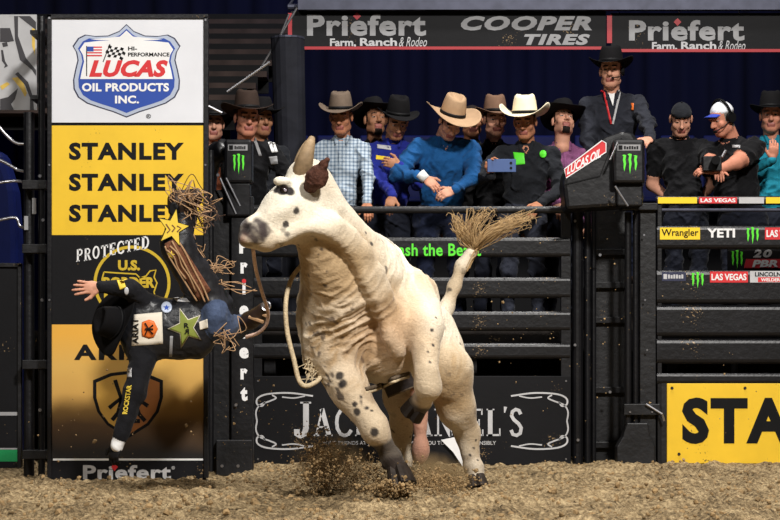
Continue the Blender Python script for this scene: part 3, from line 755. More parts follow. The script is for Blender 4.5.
def seat_proto():
    t = empty('stadium_seat', (0, 0, 0), '', 'seat')
    m = MB(); m.box(-.2, .2, .0, .05, .42, .82); build('seat_back', m, M_seat, t, bevel=.02)
    m = MB(); m.box(-.2, .2, -.36, .0, .38, .43); build('seat_pan', m, M_seat, t, bevel=.015)
    m = MB(); m.box(-.03, .03, -.2, -.1, 0, .38); build('pedestal', m, M_steel, t)
    return t
def copy_tree(o, parent=None):
    c = o.copy(); COL.objects.link(c); c.parent = parent
    for ch in list(o.children): copy_tree(ch, c)
    return c
proto = seat_proto(); first = True
for row, (z, y) in enumerate(((2.20, 22.0), (2.62, 22.7))):
    for i in range(17):
        t = proto if first else copy_tree(proto); first = False
        t.location = (-1.15+i*.5, y, z)
        t['label'] = ('dim blue stadium seat in the lower row behind the crew', 'dim blue stadium seat in the upper row behind the crew')[row]
        t['group'] = ('lower row of stadium seats', 'upper row of stadium seats')[row]
for z, y, lab in ((2.2, 22.0, 'dark lower riser carrying the blue stadium seats'), (2.62, 22.7, 'dark upper riser carrying the blue stadium seats')):
    m = MB(); m.box(-1.6, 7.6, y-.45, y+.25, 0, z); tag(build('seating_riser', m, M_black, bevel=.01), lab, 'riser')

# ================================================================ left edge: poster, side gate, pipes
YE = 14.3
M_postergrey = mat('poster_grey', (176, 176, 178), .5, 0, .08, 6)
M_posterdark = mat('poster_dark', (52, 50, 54), .5); M_postery = mat('poster_yellow', (214, 180, 80), .5, 0, .2, 12)
ps = empty('illustrated_poster', P(10, 110, YE), 'grey and yellow illustrated poster on the post left of the sponsor sign', 'poster')
sheet = build('sheet', pbox(-60, 14.5, 36.5, 110, YE, .02), M_postergrey, ps)
for pts in ([(9, 16), (14, 16), (15, 40), (20, 60), (32, 70), (36, 76), (36, 70), (26, 58), (18, 36), (18, 16), (36, 30), (36, 22), (30, 16)], [(0, 28), (10, 28), (14, 41), (8, 42), (0, 42)], [(18, 72), (28, 82), (33, 97), (34, 110), (30, 110), (30, 98), (25, 85), (15, 74)], [(0, 99), (8, 97), (16, 90), (18, 88), (15, 99), (11, 104), (14, 110), (0, 110)], [(2, 43), (7, 42), (8, 46), (3, 47)], [(1, 50), (3, 50), (5, 61), (8, 66), (4, 68), (5, 65), (2, 61)]):
    build('dark_shape', ppoly([(x, y) for x, y in pts], YE-.002), M_posterdark, sheet)
for pts in ([(12, 78), (18, 77), (24, 84), (27, 93), (25, 97), (20, 88)], [(0, 86), (7, 82), (10, 84), (2, 90)], [(32, 28), (35, 29), (35, 55), (32, 46)]):
    build('yellow_shape', ppoly(pts, YE-.0015), M_postery, sheet)
sgt = empty('side_gate', P(0, 465, 13.9), 'dark panelled side gate with grey stripe and green foot left of sign', 'gate')
gp = build('gate_panel', pbox(-120, 266, 19, 468, 13.9, .05), M_blackprint, sgt, bevel=.004)
build('frame_bar', pbox(17.5, 264, 21, 468, 13.88, .07), M_steel2, sgt, bevel=.003); build('frame_bar', pbox(-120, 263, 21, 267, 13.88, .07), M_steel2, sgt, bevel=.003)
build('grey_stripe', pbox(-120, 412, 17.5, 415.5, 13.897, .004), M_greyprint, gp); build('green_strip', pbox(-120, 448.5, 17.5, 461.5, 13.897, .004), M_dkgreen, gp)
build('grey_stripe', pbox(-120, 448, 17.5, 449.5, 13.895, .004), M_greyprint, gp)
lpz = empty('pipe_post', P(34, 475, 13.85), 'pair of black steel pipes with clamps between side gate and sign', 'post')
vpipe(lpz, 28, 112, 476, 11, 13.85); vpipe(lpz, 41, 16, 476, 7, 13.75)
for y in (180, 244, 360, 450): build('clamp', pbox(22, y, 46, y+9, 13.74, .12), M_steel2, lpz, bevel=.004)
for x, y, h in ((32, 198, 16), (24, 216, 14)):
    build('reflector', pbox(x, y, x+4, y+h, 13.83, .02), M_greyprint, lpz, bevel=.003)
bolts(lpz, [(40, 176), (43, 220), (42, 300), (40, 410)], 13.72, .012)
M_bluetarp = mat('blue_tarp', (18, 32, 96), .6, 0, .3, 4)
tag(build('blue_barrel_pad', ppoly([(-60, 470), (-60, 150), (2, 150), (14, 190), (17, 235), (17, 470)], 14.6, .3), M_bluetarp, bevel=.05), 'dark blue padded stack behind the bent chrome rods left of sign', 'pad')
for k, pts in enumerate(([(-6, 120), (6, 135), (16, 143), (25, 144)], [(-6, 158), (4, 162), (16, 169), (17, 170)], [(-6, 184), (4, 182), (17, 181)], [(-6, 222), (4, 219), (16, 218), (20, 226)])):
    mb = MB(); mb.tube([tuple(q) for q in bez([P(x, y, 13.95) for x, y in pts]+[P(27, pts[-1][1]+2, 13.93)], 5)], .011, 8)
    build('bent_rod', mb, M_chrome, lpz, smooth=True)
for y in (30, 95): build('bracket', pbox(30, y, 43, y+4, 13.8, .5), M_steel, ps)
# ================================================================ people
def rot(yaw, pitch, roll=0):
    return Matrix.Rotation(math.radians(yaw), 3, 'Z') @ Matrix.Rotation(math.radians(pitch), 3, 'X') @ Matrix.Rotation(math.radians(roll), 3, 'Y')
SKIN = {}
def skin(name, rgb): return mat('skin_'+name, rgb, .55, 0, .08, 30, .15, 120)
S_fair = skin('fair', (205, 150, 125)); S_tan = skin('tan', (180, 122, 92)); S_ruddy = skin('ruddy', (196, 132, 108)); S_olive = skin('olive', (160, 112, 84))
M_eye = mat('eye_white', (165, 150, 140), .3); M_iris = mat('eye_dark', (35, 25, 20), .25); M_lip = mat('lips', (160, 95, 85), .5)
M_hairdk = mat('dark_hair', (32, 24, 20), .7, 0, .3, 60, .5, 200); M_hairbr = mat('brown_hair', (70, 50, 36), .7, 0, .3, 60, .5, 200); M_hairgr = mat('grey_hair', (110, 104, 98), .7, 0, .3, 60, .5, 200)
def cloth(name, rgb, var=.18): return mat('cloth_'+name, rgb, .85, 0, var, 7, .55, 9, 0, sheen=.05, bdist=.06)
def plaid_mat():
    m = bpy.data.materials.new('plaid_shirt_cloth'); m.use_nodes = True; nt = m.node_tree; N = nt.nodes; L = nt.links; b = N['Principled BSDF']; b.inputs['Roughness'].default_value = .85
    tc = N.new('ShaderNodeTexCoord'); sx = N.new('ShaderNodeSeparateXYZ'); L.new(tc.outputs['Object'], sx.inputs[0])
    def band(sock, per, duty):
        a = N.new('ShaderNodeMath'); a.operation = 'MULTIPLY'; a.inputs[1].default_value = 1/per; L.new(sock, a.inputs[0])
        f = N.new('ShaderNodeMath'); f.operation = 'FRACT'; L.new(a.outputs[0], f.inputs[0])
        g = N.new('ShaderNodeMath'); g.operation = 'LESS_THAN'; g.inputs[1].default_value = duty; L.new(f.outputs[0], g.inputs[0]); return g.outputs[0]
    s = N.new('ShaderNodeMath'); s.operation = 'ADD'; L.new(band(sx.outputs['X'], .03, .4), s.inputs[0]); L.new(band(sx.outputs['Z'], .03, .4), s.inputs[1])
    d = N.new('ShaderNodeMath'); d.operation = 'MULTIPLY'; d.inputs[1].default_value = .5; L.new(s.outputs[0], d.inputs[0])
    r = N.new('ShaderNodeValToRGB'); r.color_ramp.elements[0].color = srgb(176, 188, 198); r.color_ramp.elements[1].color = srgb(92, 110, 130)
    k = r.color_ramp.elements.new(.5); k.color = srgb(134, 150, 166)
    L.new(d.outputs[0], r.inputs[0]); L.new(r.outputs[0], b.inputs['Base Color'])
    n = N.new('ShaderNodeTexNoise'); n.inputs['Scale'].default_value = 9; L.new(tc.outputs['Object'], n.inputs[0])
    bp = N.new('ShaderNodeBump'); bp.inputs['Strength'].default_value = .5; bp.inputs['Distance'].default_value = .05; L.new(n.outputs['Fac'], bp.inputs['Height']); L.new(bp.outputs[0], b.inputs['Normal'])
    return m
C_plaid = plaid_mat()
C_black = cloth('black', (15, 15, 18)); C_char = cloth('charcoal', (29, 31, 36)); C_royal = cloth('royal_blue', (30, 40, 128)); C_teal = cloth('teal_blue', (20, 74, 126))
C_purple = cloth('mauve', (126, 74, 112)); C_jeans = cloth('denim', (24, 30, 50)); C_djeans = cloth('dark_denim', (20, 23, 34)); C_turq = cloth('turquoise', (28, 128, 150)); C_grey = cloth('slate_jacket', (38, 40, 48)); C_rust = cloth('rust', (150, 84, 56)); C_khaki = cloth('grey_trousers', (44, 47, 58))
M_boot = mat('boot_leather', (48, 34, 26), .5, 0, .2, 12)
H_brown = mat('felt_dark_brown', (52, 40, 34), .9, 0, .12, 14, .2, 160); H_taupe = mat('felt_taupe', (104, 90, 78), .9, 0, .12, 14, .2, 160); H_black = mat('felt_black', (13, 12, 14), .9, 0, .2, 14, .2, 160)
H_tan = mat('felt_tan', (172, 142, 112), .9, 0, .1, 14, .2, 160); H_mid = mat('felt_mid_brown', (112, 86, 70), .9, 0, .12, 14, .2, 160); H_cream = mat('straw_cream', (238, 226, 196), .85, 0, .05, 20, .25, 220)

def head_body(C, R, lab_skin=0, s=1.0):
    """head modelled in its own frame: -Y looks out of the face"""
    B = Body(); C = V(C); Rn = np.array(R)
    T = lambda x, y, z: C+Rn @ (np.array([x, y, z])*s)
    B.ell(T(0, .012, .035), (.077*s, .097*s, .09*s), 0, .02, Rn)
    B.ell(T(0, -.022, -.035), (.063*s, .068*s, .082*s), 0, .03, Rn)
    B.ell(T(0, -.058, -.098), (.032*s, .026*s, .024*s), 0, .03, Rn)
    B.cap(T(-.05, .0, -.075), T(-.02, -.05, -.1), .022*s, .02*s, 0, .03); B.cap(T(.05, .0, -.075), T(.02, -.05, -.1), .022*s, .02*s, 0, .03)
    B.cap(T(-.04, -.076, .026), T(.04, -.076, .026), .013*s, .013*s, 0, .015)
    for sx in (-1, 1):
        B.ell(T(.032*sx, -.1, .006), (.02*s, .02*s, .013*s), 0, .012, Rn, op=-1)
        B.ell(T(.043*sx, -.06, -.03), (.022*s, .02*s, .02*s), 0, .02, Rn)
        B.ell(T(.08*sx, .012, -.005), (.01*s, .02*s, .033*s), 0, .01, Rn)
    B.cap(T(0, -.088, .012), T(0, -.112, -.03), .009*s, .014*s, 0, .012); B.ell(T(-.013, -.098, -.034), .009*s, 0, .01); B.ell(T(.013, -.098, -.034), .009*s, 0, .01)
    for sx in (-1, 1): B.ell(T(.032*sx, -.073, .006), .0145*s, 1, .004)
    B.cap(T(-.022, -.084, -.062), T(.022, -.084, -.062), .008*s, .008*s, 2, .008); B.cap(T(-.018, -.083, -.073), T(.018, -.083, -.073), .008*s, .008*s, 2, .008)
    B.cap(T(0, .025, -.06), T(0, .045, -.2), .056*s, .06*s, 0, .03)
    return B
def head_chunk(C, R, beard=None, hairline=.055, h=.0048, s=1.0):
    B = head_body(C, R, s=s); v, q = B.mesh(h); fc = v[q].mean(1); lab = B.labels(fc)
    loc = (fc-V(C)) @ np.array(R)/s
    x, y, z = loc[:, 0], loc[:, 1], loc[:, 2]; ax = np.abs(x)
    lab[(lab == 1) & ((np.abs(z-.003) > .0045) | (ax < .02) | (ax > .046))] = 0
    iris = (lab == 1) & ((ax-.032)**2+(z-.004)**2 < .0075**2); lab[iris] = 3
    hair = (lab == 0) & ((z > hairline+.02*(y < -.05)) | ((y > .022) & (z > -.075)) | ((y > -.012) & (z > .028)) | ((ax > .062) & (y > -.03) & (z > -.02) & (y < .0)))
    hair &= ~((ax > .074) & (z < .03) & (z > -.045) & (y < .035) & (y > -.015))
    lab[hair] = 4
    brow = (lab == 0) & (np.abs(z-.029-.004*np.sin(ax*60)) < .0055) & (ax > .012) & (ax < .052) & (y < -.06); lab[brow] = 4
    if beard == 'goatee': bd = (lab == 0) & (z < -.048) & (y < -.05) & (ax < .03) & ~((z > -.086) & (z < -.052) & (ax < .014))
    elif beard == 'full': bd = (lab == 0) & (z < -.058) & (z > -.115) & (y < -.02)
    elif beard == 'tash': bd = (lab == 0) & (np.abs(z+.05) < .007) & (y < -.07) & (ax < .03)
    else: bd = np.zeros(len(lab), bool)
    lab[bd] = 4
    return v, q, lab
def vnormals(v, q):
    n = np.cross(v[q[:, 2]]-v[q[:, 0]], v[q[:, 3]]-v[q[:, 1]]); vn = np.zeros_like(v)
    for k in range(4): np.add.at(vn, q[:, k], n)
    return vn/np.maximum(np.linalg.norm(vn, axis=1), 1e-9)[:, None]
def hand_chunk(W, d, n, side, curl=.5, lab=0, h=.0045, spread=.12, s=1.0):
    """W wrist, d direction of the fingers, n out of the back of the hand, side +1/-1 where the thumb sits"""
    W = Vector(W); d = Vector(d).normalized(); n = Vector(n); n = (n-d*n.dot(d)).normalized(); t = d.cross(n)*side
    B = Body(); R = Matrix((t, d, n)).transposed()
    B.cap(W-d*.022*s, W+d*.01*s, .028*s, .026*s, lab, .02)
    B.ell(W+d*.05*s, (.043*s, .052*s, .017*s), lab, .02, R)
    for i, (o, L) in enumerate(((.030, .078), (.010, .088), (-.011, .082), (-.030, .064))):
        b0 = W+d*(.088-.006*abs(i-1.2))*s+t*o*s; dd = (d+t*(o*spread*40*.1)).normalized()
        a = curl*1.0; d1 = dd*math.cos(a)-n*math.sin(a); d2 = dd*math.cos(2.1*a)-n*math.sin(2.1*a); d3 = dd*math.cos(2.9*a)-n*math.sin(2.9*a)
        p1 = b0+d1*L*.48*s; p2 = p1+d2*L*.3*s; p3 = p2+d3*L*.22*s
        B.chain([b0-d*.02*s, b0, p1, p2, p3], [.010*s, .0096*s, .0088*s, .008*s, .0066*s], lab, .004)
    b0 = W+d*.03*s+t*.032*s; dt = (t*.75+d*.75-n*.25).normalized(); p1 = b0+dt*.045*s; p2 = p1+(d*.8+t*(.45-curl*.5)-n*.35*curl).normalized()*.034*s
    B.chain([b0-dt*.02*s, b0, p1, p2], [.016*s, .0145*s, .0115*s, .009*s], lab, .008)
    v, q = B.mesh(h); return v, q, np.full(len(q), lab)
def ik(S, H, l1, l2, pole):
    S, H, pole = Vector(S), Vector(H), Vector(pole); D = H-S; L = D.length
    if L > (l1+l2)*.995: H = S+D*((l1+l2)*.995/L); D = H-S; L = D.length
    if L < abs(l1-l2)+.02: L = abs(l1-l2)+.02
    u = D.normalized(); a = (l1*l1-l2*l2+L*L)/(2*L); hh = math.sqrt(max(l1*l1-a*a, 0))
    p = (pole-u*pole.dot(u)); p = p.normalized() if p.length > 1e-6 else u.orthogonal().normalized()
    return S+u*a+p*hh, H

def hat(parent, C, R, m, crown=.115, brim=.085, curl=.055, tilt=0, bandm=None, dip=.02, name='cowboy_hat', wide=1.0, s=1.13):
    """felt hat: creased crown on a brim that rolls up at the sides"""
    C = Vector(C); T = lambda x, y, z: C+R @ (Vector((x, y, z+.052))*s); n = 36; mb = MB(); rings = []
    brim += .024; curl += .016; a0, b0 = .083, .103
    for k in range(8):                                    # brim, outside in
        t = 1-k/7
        row = []
        for i in range(n):
            th = 2*math.pi*i/n; c, sn = math.cos(th), math.sin(th)
            rx = (a0+brim*wide*t*.86)*c; ry = (b0+brim*t*1.02)*sn
            z = curl*abs(c)**2.2*t**1.5-dip*abs(sn)**3*t**1.3
            rx *= 1-.16*abs(c)**3*t*t*(curl/.055)
            row.append(T(rx, ry, z))
        rings.append(row)
    for k in range(1, 9):                                 # crown
        t = k/8; row = []
        for i in range(n):
            th = 2*math.pi*i/n; c, sn = math.cos(th), math.sin(th)
            f = 1-.10*t-.12*t**3
            pin = 1-.30*max(0, -sn)**2*t**2               # pinched in front
            row.append(T(a0*f*c*pin, b0*f*sn*(1-.0*t), crown*t*(1+.06*sn*t)))
        rings.append(row)
    for k in range(1, 6):                                 # crease in the top
        t = 1-k/6; row = []
        for i in range(n):
            th = 2*math.pi*i/n; c, sn = math.cos(th), math.sin(th); pin = 1-.30*max(0, -sn)**2
            x = a0*.78*c*pin*t; y = b0*.76*sn*(t*.9+.1*(t > .2)); dent = .030*math.exp(-(x/.03)**2)*(1-t*.55)
            row.append(T(x, y, crown*(1+.05*sn)-dent+.012*math.sin(min(1, (1-t)*2.2)*math.pi)*(1-math.exp(-(x/.03)**2))))
        rings.append(row)
    vs = [p for r in rings for p in r]
    fs = [(k*n+i, k*n+(i+1) % n, (k+1)*n+(i+1) % n, (k+1)*n+i) for k in range(len(rings)-1) for i in range(n)]
    fs.append(tuple((len(rings)-1)*n+i for i in range(n)))
    mb.add(vs, fs); o = build(name, mb, m, parent, smooth=True)
    md = o.modifiers.new('felt', 'SOLIDIFY'); md.thickness = .004; md.offset = 0
    mb = MB(); vs = []
    for z in (.004, .024):
        f = 1-.14*(z/crown)
        for i in range(n):
            th = 2*math.pi*i/n; vs.append(T((a0*f+.004)*math.cos(th), (b0*f+.004)*math.sin(th), z))
    mb.add(vs, [(i, (i+1) % n, n+(i+1) % n, n+i) for i in range(n)]); bnd = build('hat_band', mb, bandm or M_black, o, smooth=True)
    md = bnd.modifiers.new('thickness', 'SOLIDIFY'); md.thickness = .004; md.offset = 0
    return o
def cap_hat(parent, C, R, m, billm, back=False, bill_yaw=0):
    C = Vector(C); R2 = R @ Matrix.Rotation(math.pi if back else 0, 3, 'Z'); T = lambda x, y, z: C+R2 @ Vector((x, y, z)); n = 28; mb = MB(); rows = []
    for k in range(9):
        a = k/8*math.pi/2*.98; rows.append([T(.085*math.cos(a)*math.cos(2*math.pi*i/n), .012+.106*math.cos(a)*math.sin(2*math.pi*i/n), .045+.098*math.sin(a)) for i in range(n)])
    mb.add([p for r in rows for p in r], [(k*n+i, k*n+(i+1) % n, (k+1)*n+(i+1) % n, (k+1)*n+i) for k in range(8) for i in range(n)]+[tuple(8*n+i for i in range(n))])
    o = build('baseball_cap', mb, m, parent, smooth=True); md = o.modifiers.new('cloth', 'SOLIDIFY'); md.thickness = .004
    mb = MB(); vs = []; g = 10
    for j in range(6):
        t = j/5
        for i in range(g+1):
            u = -1+2*i/g; x = .078*u*(1-.12*t); y = -.06-.035*math.sqrt(max(0, 1-u*u*.8))-.075*t*math.sqrt(max(0, 1-.75*u*u)); vs.append(T(x, y, .056-.012*t-.018*u*u))
    k = g+1; mb.add(vs, [(j*k+i, j*k+i+1, (j+1)*k+i+1, (j+1)*k+i) for j in range(5) for i in range(g)])
    b = build('cap_bill', mb, billm, o, smooth=True); md = b.modifiers.new('cloth', 'SOLIDIFY'); md.thickness = .004; md.offset = 0
    mb = MB(); p = T(0, .012, .143); mb.tube([p, p+R2 @ Vector((0, 0, .006))], .008, 8); build('cap_button', mb, billm, o)
    return o

def person(label, head, look, pelvis, shirt, trousers, skinm, hairm, arms=(None, None), syaw=0, bulk=1.0, short=False, beard=None, deck=DECK, collar=None, hairline=.055, gloves=(None, None), belly=0, hands=True, curl=(.45, .45), fold=None, hs=1.08, wraps=(None, None)):
    """head (px, py, Y) centre of the head; look (yaw, pitch, roll); pelvis (px, Y); arms: (px, py, Y, pole) wrist targets, screen-left then screen-right"""
    Hc = P(*head); R = rot(*look); px, py_ = pelvis
    foot_z = deck; pel = Vector((PX(px, py_), py_, deck+.93))
    NB = Hc+R @ Vector((0, .045, -.14))+Vector((0, .02, -.045))
    sv = rot(syaw, 0) @ Vector((1, 0, 0)); up = (NB-pel).normalized(); fw = up.cross(sv).normalized()    # away from the face
    L = (NB-pel).length; g = bulk
    B = Body(); Rt = Matrix((sv, fw, up)).transposed()
    chest = pel.lerp(NB, .66); waist = pel.lerp(NB, .30)
    B.ell(chest, (.165*g, .115*g, .20), 0, .05, Rt); B.ell(waist-fw*belly*.5, (.145*g+belly*.4, .105*g+belly*.6, .18), 0, .06, Rt)
    B.ell(pel, (.165*g, .115*g, .13), 1, .03, Rt)
    SL, SR = NB-sv*.172*g-up*.085, NB+sv*.172*g-up*.085
    B.cap(SL, NB-up*.035, .058, .062, 0, .05); B.cap(SR, NB-up*.035, .058, .062, 0, .05); B.cap(NB-up*.06, NB-up*.01, .08, .066, 0, .04)
    # collar
    for i in range(8):
        a0, a1 = 2*math.pi*i/8, 2*math.pi*(i+1)/8
        f = lambda a: NB+sv*.066*math.cos(a)+fw*.066*math.sin(a)+up*(.018+.018*math.sin(a))
        B.cap(f(a0), f(a1), .0125, .0125, 2, .008)
    B.cap(NB-fw*.085-up*.05, chest-fw*.125, .012, .008, 2, .01)       # placket
    for sx in (-1, 1):                                                # collar points
        if not short: B.cap(NB+sv*.05*sx-fw*.062+up*.012, NB+sv*.043*sx-fw*.098-up*.05, .017, .009, 2, .004)
    for sx in (-1, 1): # legs
        hip = pel+sv*.088*sx*g-Vector((0, 0, .06)); kn = Vector((hip.x+.01*sx, min(pel.y, py_)-.02, foot_z+.49)); an = Vector((kn.x+.015*sx, py_+.03, foot_z+.1))
        B.cap(hip, kn, .09*g, .062, 1, .03); B.cap(kn, an, .062, .05, 1, .03)
        B.cap(an+Vector((0, .03, -.055)), an+Vector((.02*sx, -.15, -.065)), .04, .033, 3, .02)
    chunks = []; cuffs = []
    for i, sx in enumerate((-1, 1)):
        S = SL if sx < 0 else SR; A = arms[i]
        if A is None: tgt = S+Vector((.06*sx, -.05, -.56)); pole = Vector((sx*.4, 1, 0)); dirn = None
        else: tgt = P(A[0], A[1], A[2]); pole = Vector(A[3]) if len(A) > 3 else Vector((sx, .4, -.6)); dirn = A[4] if len(A) > 4 else None
        E, W = ik(S, tgt, .30, .26, pole)
        B.cap(S, E, .061*g, .048*g, 0, .04)
        if short:
            B.cap(S, S.lerp(E, .62), .068*g, .060*g, 0, .03); B.p[-2] = B.p[-2][:5]+(4,)+B.p[-2][6:]
            B.cap(E, W, .045*g, .03, 4, .03)
        else:
            B.cap(E, W, .047*g, .036, 0, .04); B.cap(W-(W-E).normalized()*.02, W, .038, .037, 2, .01)
        if hands:
            d = Vector(dirn) if dirn else (W-E).normalized()
            n = Vector(A[5]) if A and len(A) > 5 else Vector((0, -.7, .7))
            gl = gloves[i]; side = (-1 if sx < 0 else 1)*(A[6] if A and len(A) > 6 else 1)
            chunks.append(hand_chunk(W+d*.012, d, n, side, curl[i], 5 if gl else 4))
    v, q = B.mesh(.0085); fc = v[q].mean(1); lab = B.labels(fc)
    rel = fc-V(NB); dn = -(rel @ V(up)); lt = np.abs(rel @ V(sv)); ft = -(rel @ V(fw)); vd = .04 if short else .085
    lab[(lab == 0) & (ft > .02) & (dn < vd) & (lt < (.075 if short else .045)*(1-dn/vd))] = 4      # open neck
    # soft cloth folds
    vn_ = vnormals(v, q); vl = np.zeros(len(v)); np.add.at(vl, q.ravel(), np.repeat((lab <= 1).astype(float)*.25, 4))
    ridg = 1-np.abs(vnoise(v[:, 0]*7+v[:, 2]*9, v[:, 2]*5-v[:, 0]*8+v[:, 1]*7, 3)-.5)*7; rid2 = 1-np.abs(vnoise(v[:, 0]*14-v[:, 2]*9, v[:, 2]*16+v[:, 1]*9, 5)-.5)*6; nz = np.clip(ridg, -.3, 1)*.012+np.clip(rid2, -.5, 1)*.006
    vv = v+vn_*(nz*np.clip(vl, 0, 1))[:, None]
    body_chunk = (vv, q, lab)
    hv, hq, hl = head_chunk(Hc, R, beard, hairline, s=hs); hl = np.array([4, 6, 7, 8, 9])[hl]
    chunks = [body_chunk, (hv, hq, hl)]+chunks
    mats = [shirt, trousers, collar or shirt, M_boot, skinm, (gloves[0] or gloves[1] or M_black), M_eye, M_lip, M_iris, hairm]
    o = sdf_mesh('person', chunks, mats, (pel.x, py_, deck)); tag(o, label, 'person', 'crew behind the chutes')
    o_s = Surface([body_chunk])
    if abs(L-.5) > .09: print('torso', label[:30], round(L, 2))
    return o, o_s, Hc, R

Yc = 15.62
FWD = (0, -1, -.25)
# man in taupe hat, plaid shirt
o, s_, H, R = person('man in pale blue plaid shirt and taupe cowboy hat, hand on rail', (341, 117, 15.66), (-8, 14, 0), (338, 15.72), C_plaid, C_jeans, S_tan, M_hairbr, ((318, 212, 15.45, (-1, .4, -.4)), (367, 205, 15.4, (1, .5, -.2), (.1, -.5, -.6), (0, -.6, .7))), syaw=-6)
hat(o, H, R @ rot(0, -6), H_taupe, .12, .085, .035)
# royal blue shirt
o, s_, H, R = person('man in royal blue patched shirt and black cowboy hat looking down', (397, 122, 15.70), (10, 30, 4), (389, 15.85), C_royal, C_djeans, S_olive, M_hairdk, ((396, 203, 15.4, (-1, .3, -.5), (-.2, -.5, -.7), (0, -.7, .6)), (401, 166, 15.52, (.4, .2, -1), (-.85, -.1, .25), (0, -1, .1))), syaw=4, bulk=1.05)
hat(o, H, R @ rot(0, -16), H_black, .125, .07, .02)
s_.patch('white_patch', [(377, 144), (391, 146), (391, 150), (377, 148)], 15.5, M_palegrey, o); s_.patch('yellow_patch', [(376, 155), (390, 157), (390, 161), (376, 159)], 15.5, M_yprint, o)
# goatee man behind
o, s_, H, R = person('goateed man in dark hat peering between plaid and royal blue shirts', (375, 120, 16.3), (18, -8, 0), (373, 16.3), C_black, C_djeans, S_olive, M_hairdk, beard='goatee')
hat(o, H, R @ rot(0, -12), H_black, .11, .085, .04)
# teal shirt, tan hat
o, s_, H, R = person('man in teal blue shirt and wide tan cowboy hat bending over rail', (451, 122, 15.52), (12, 42, 8), (441, 15.78), C_teal, C_jeans, S_fair, M_hairbr, ((424, 178, 15.36, (-1, .2, -.3), (.75, -.3, -.55), (0, -.8, .5)), (455, 190, 15.33, (1, .25, -.4), (-.85, -.2, -.3), (0, -.8, .5))), syaw=4, bulk=1.28)
hat(o, H, R @ rot(0, -20), H_tan, .125, .105, .035, wide=1.15, s=1.18)
mb = MB(); a = P(420, 173.5, 15.36); b = P(426, 179.5, 15.35); mb.tube([a, b], [.043, .039], 14); build('wrist_wrap', mb, M_white, o, smooth=True)
# face between teal shirt and brown hat
o, s_, H, R = person('bare headed man half hidden behind the tan hat', (472, 121, 16.42), (6, 4, 0), (472, 16.45), C_char, C_djeans, S_tan, M_hairdk)
# brown hat, black shirt
o, s_, H, R = person('man in black shirt and brown cowboy hat behind the phone holder', (495, 120, 16.0), (8, 6, 0), (494, 16.05), C_black, C_djeans, S_fair, M_hairbr)
hat(o, H, R @ rot(0, -4), H_mid, .125, .07, .02)
# cream hat, phone
o, s_, H, R = person('man in charcoal shirt and cream straw cowboy hat holding up phone', (525, 122, 15.56), (-14, 14, 0), (523, 15.68), C_char, C_khaki, S_tan, M_hairdk, ((491, 176, 15.32, (-1, .3, -.7), (0, -.1, 1), (-.6, .75, 0), -1), (541, 203, 15.42, (1, .4, -.3), (-.5, -.4, -.5), (0, -.7, .6))), syaw=-6, bulk=1.14, curl=(.6, .45))
hat(o, H, R @ rot(0, -8), H_cream, .125, .1, .06, wide=1.15, s=1.18)
s_.patch('green_patch', [(513, 152), (524, 153), (525, 164), (515, 165)], 15.4, M_green, o); s_.fan('green_badge', arc(543, 154, 3.6, 4, 0, 360, 10)[:-1], 15.4, M_green, o)
ph = empty('smartphone', P(501, 171, 15.26), 'blue backed smartphone held up by the cream hatted man', 'phone')
M_phone = mat('phone_blue', (70, 92, 140), .35); build('phone_body', pbox(487.5, 159, 516, 172, 15.25, .009), M_phone, ph, bevel=.003)
for x, y in ((511, 163), (511, 168)): build('camera_lens', ppoly(arc(x, y, 1.4, 1.4, 0, 360, 10)[:-1], 15.247, .004), M_black, ph)
# mauve shirt, looking up
o, s_, H, R = person('man in mauve shirt and black hat gazing upward beside padded arm', (563, 122, 15.95), (14, -24, 6), (562, 15.95), C_purple, C_djeans, S_fair, M_hairdk, ((556, 204, 15.8, (-.3, .3, -1), (.2, -.5, -.5)), None), beard='goatee', syaw=10)
hat(o, H, R @ rot(0, 4), H_black, .11, .085, .03)
# announcer
stp = tag(build('step_box', (lambda m: (m.box(1.62, 2.2, 15.75, 16.35, DECK+.001, DECK+.38), m)[1])(MB()), M_deck, bevel=.01), 'dark wooden step box on platform under the announcer', 'box')
o, s_, H, R = person('announcer in slate jacket and black hat with headset and lanyard', (611, 71, 15.98), (-12, 4, 0), (618, 16.05), C_grey, C_jeans, S_fair, M_hairbr, ((594, 190, 15.85, (-.5, .6, -.2)), (652, 143, 15.55, (1, .5, -.4), (-.5, -.8, -.2), (.2, -.4, .9))), syaw=-6, bulk=1.2, deck=DECK+.38, hs=1.12)
hat(o, H, R @ rot(0, -4), H_black, .115, .085, .03, s=1.18)
mb = MB(); T = lambda x, y, z: Vector(H)+R @ Vector((x, y, z))
s_.fan('shirt_front', [(608, 92), (615, 92), (613, 106)], 15.8, M_white, o)
hsx = build('headset_ear', (lambda m: (m.tube([T(.084, .01, -.005), T(.108, .01, -.005)], .034, 14), m)[1])(MB()), M_black, o, smooth=False)
mb = MB(); mb.tube([T(.1, -.02, -.02), T(.085, -.09, -.055), T(.03, -.125, -.065)], .004, 6); build('mic_boom', mb, M_black, hsx); mb = MB(); mb.tube([T(.035, -.124, -.065), T(.015, -.128, -.065)], .009, 8); build('mic_tip', mb, M_black, hsx)
for side in (-1, 1):
    pts = [s_.at(612+side*(9-8.2*t), 88+36*t, 15.8, .007) for t in np.linspace(0, 1, 9)]
    mb = MB(); mb.tube(pts, .008, 4, flat=.4); build('lanyard_strap', mb, M_red if side < 0 else M_palegrey, o)
s_.fan('gold_pin', [(631, 103), (633.5, 103), (633.5, 110), (631, 110)], 15.8, M_orange, o)
# black cap youth
o, s_, H, R = person('young man in black tee and backwards black cap looking down', (681, 119, 15.95), (-4, 26, 0), (686, 15.98), C_black, C_djeans, S_fair, M_hairdk, ((676, 205, 16.12, (-1, .4, .2)), (694, 205, 16.12, (1, .4, .2))), short=True, bulk=1.08)
cap_hat(o, H, R, C_char, C_black, back=True)
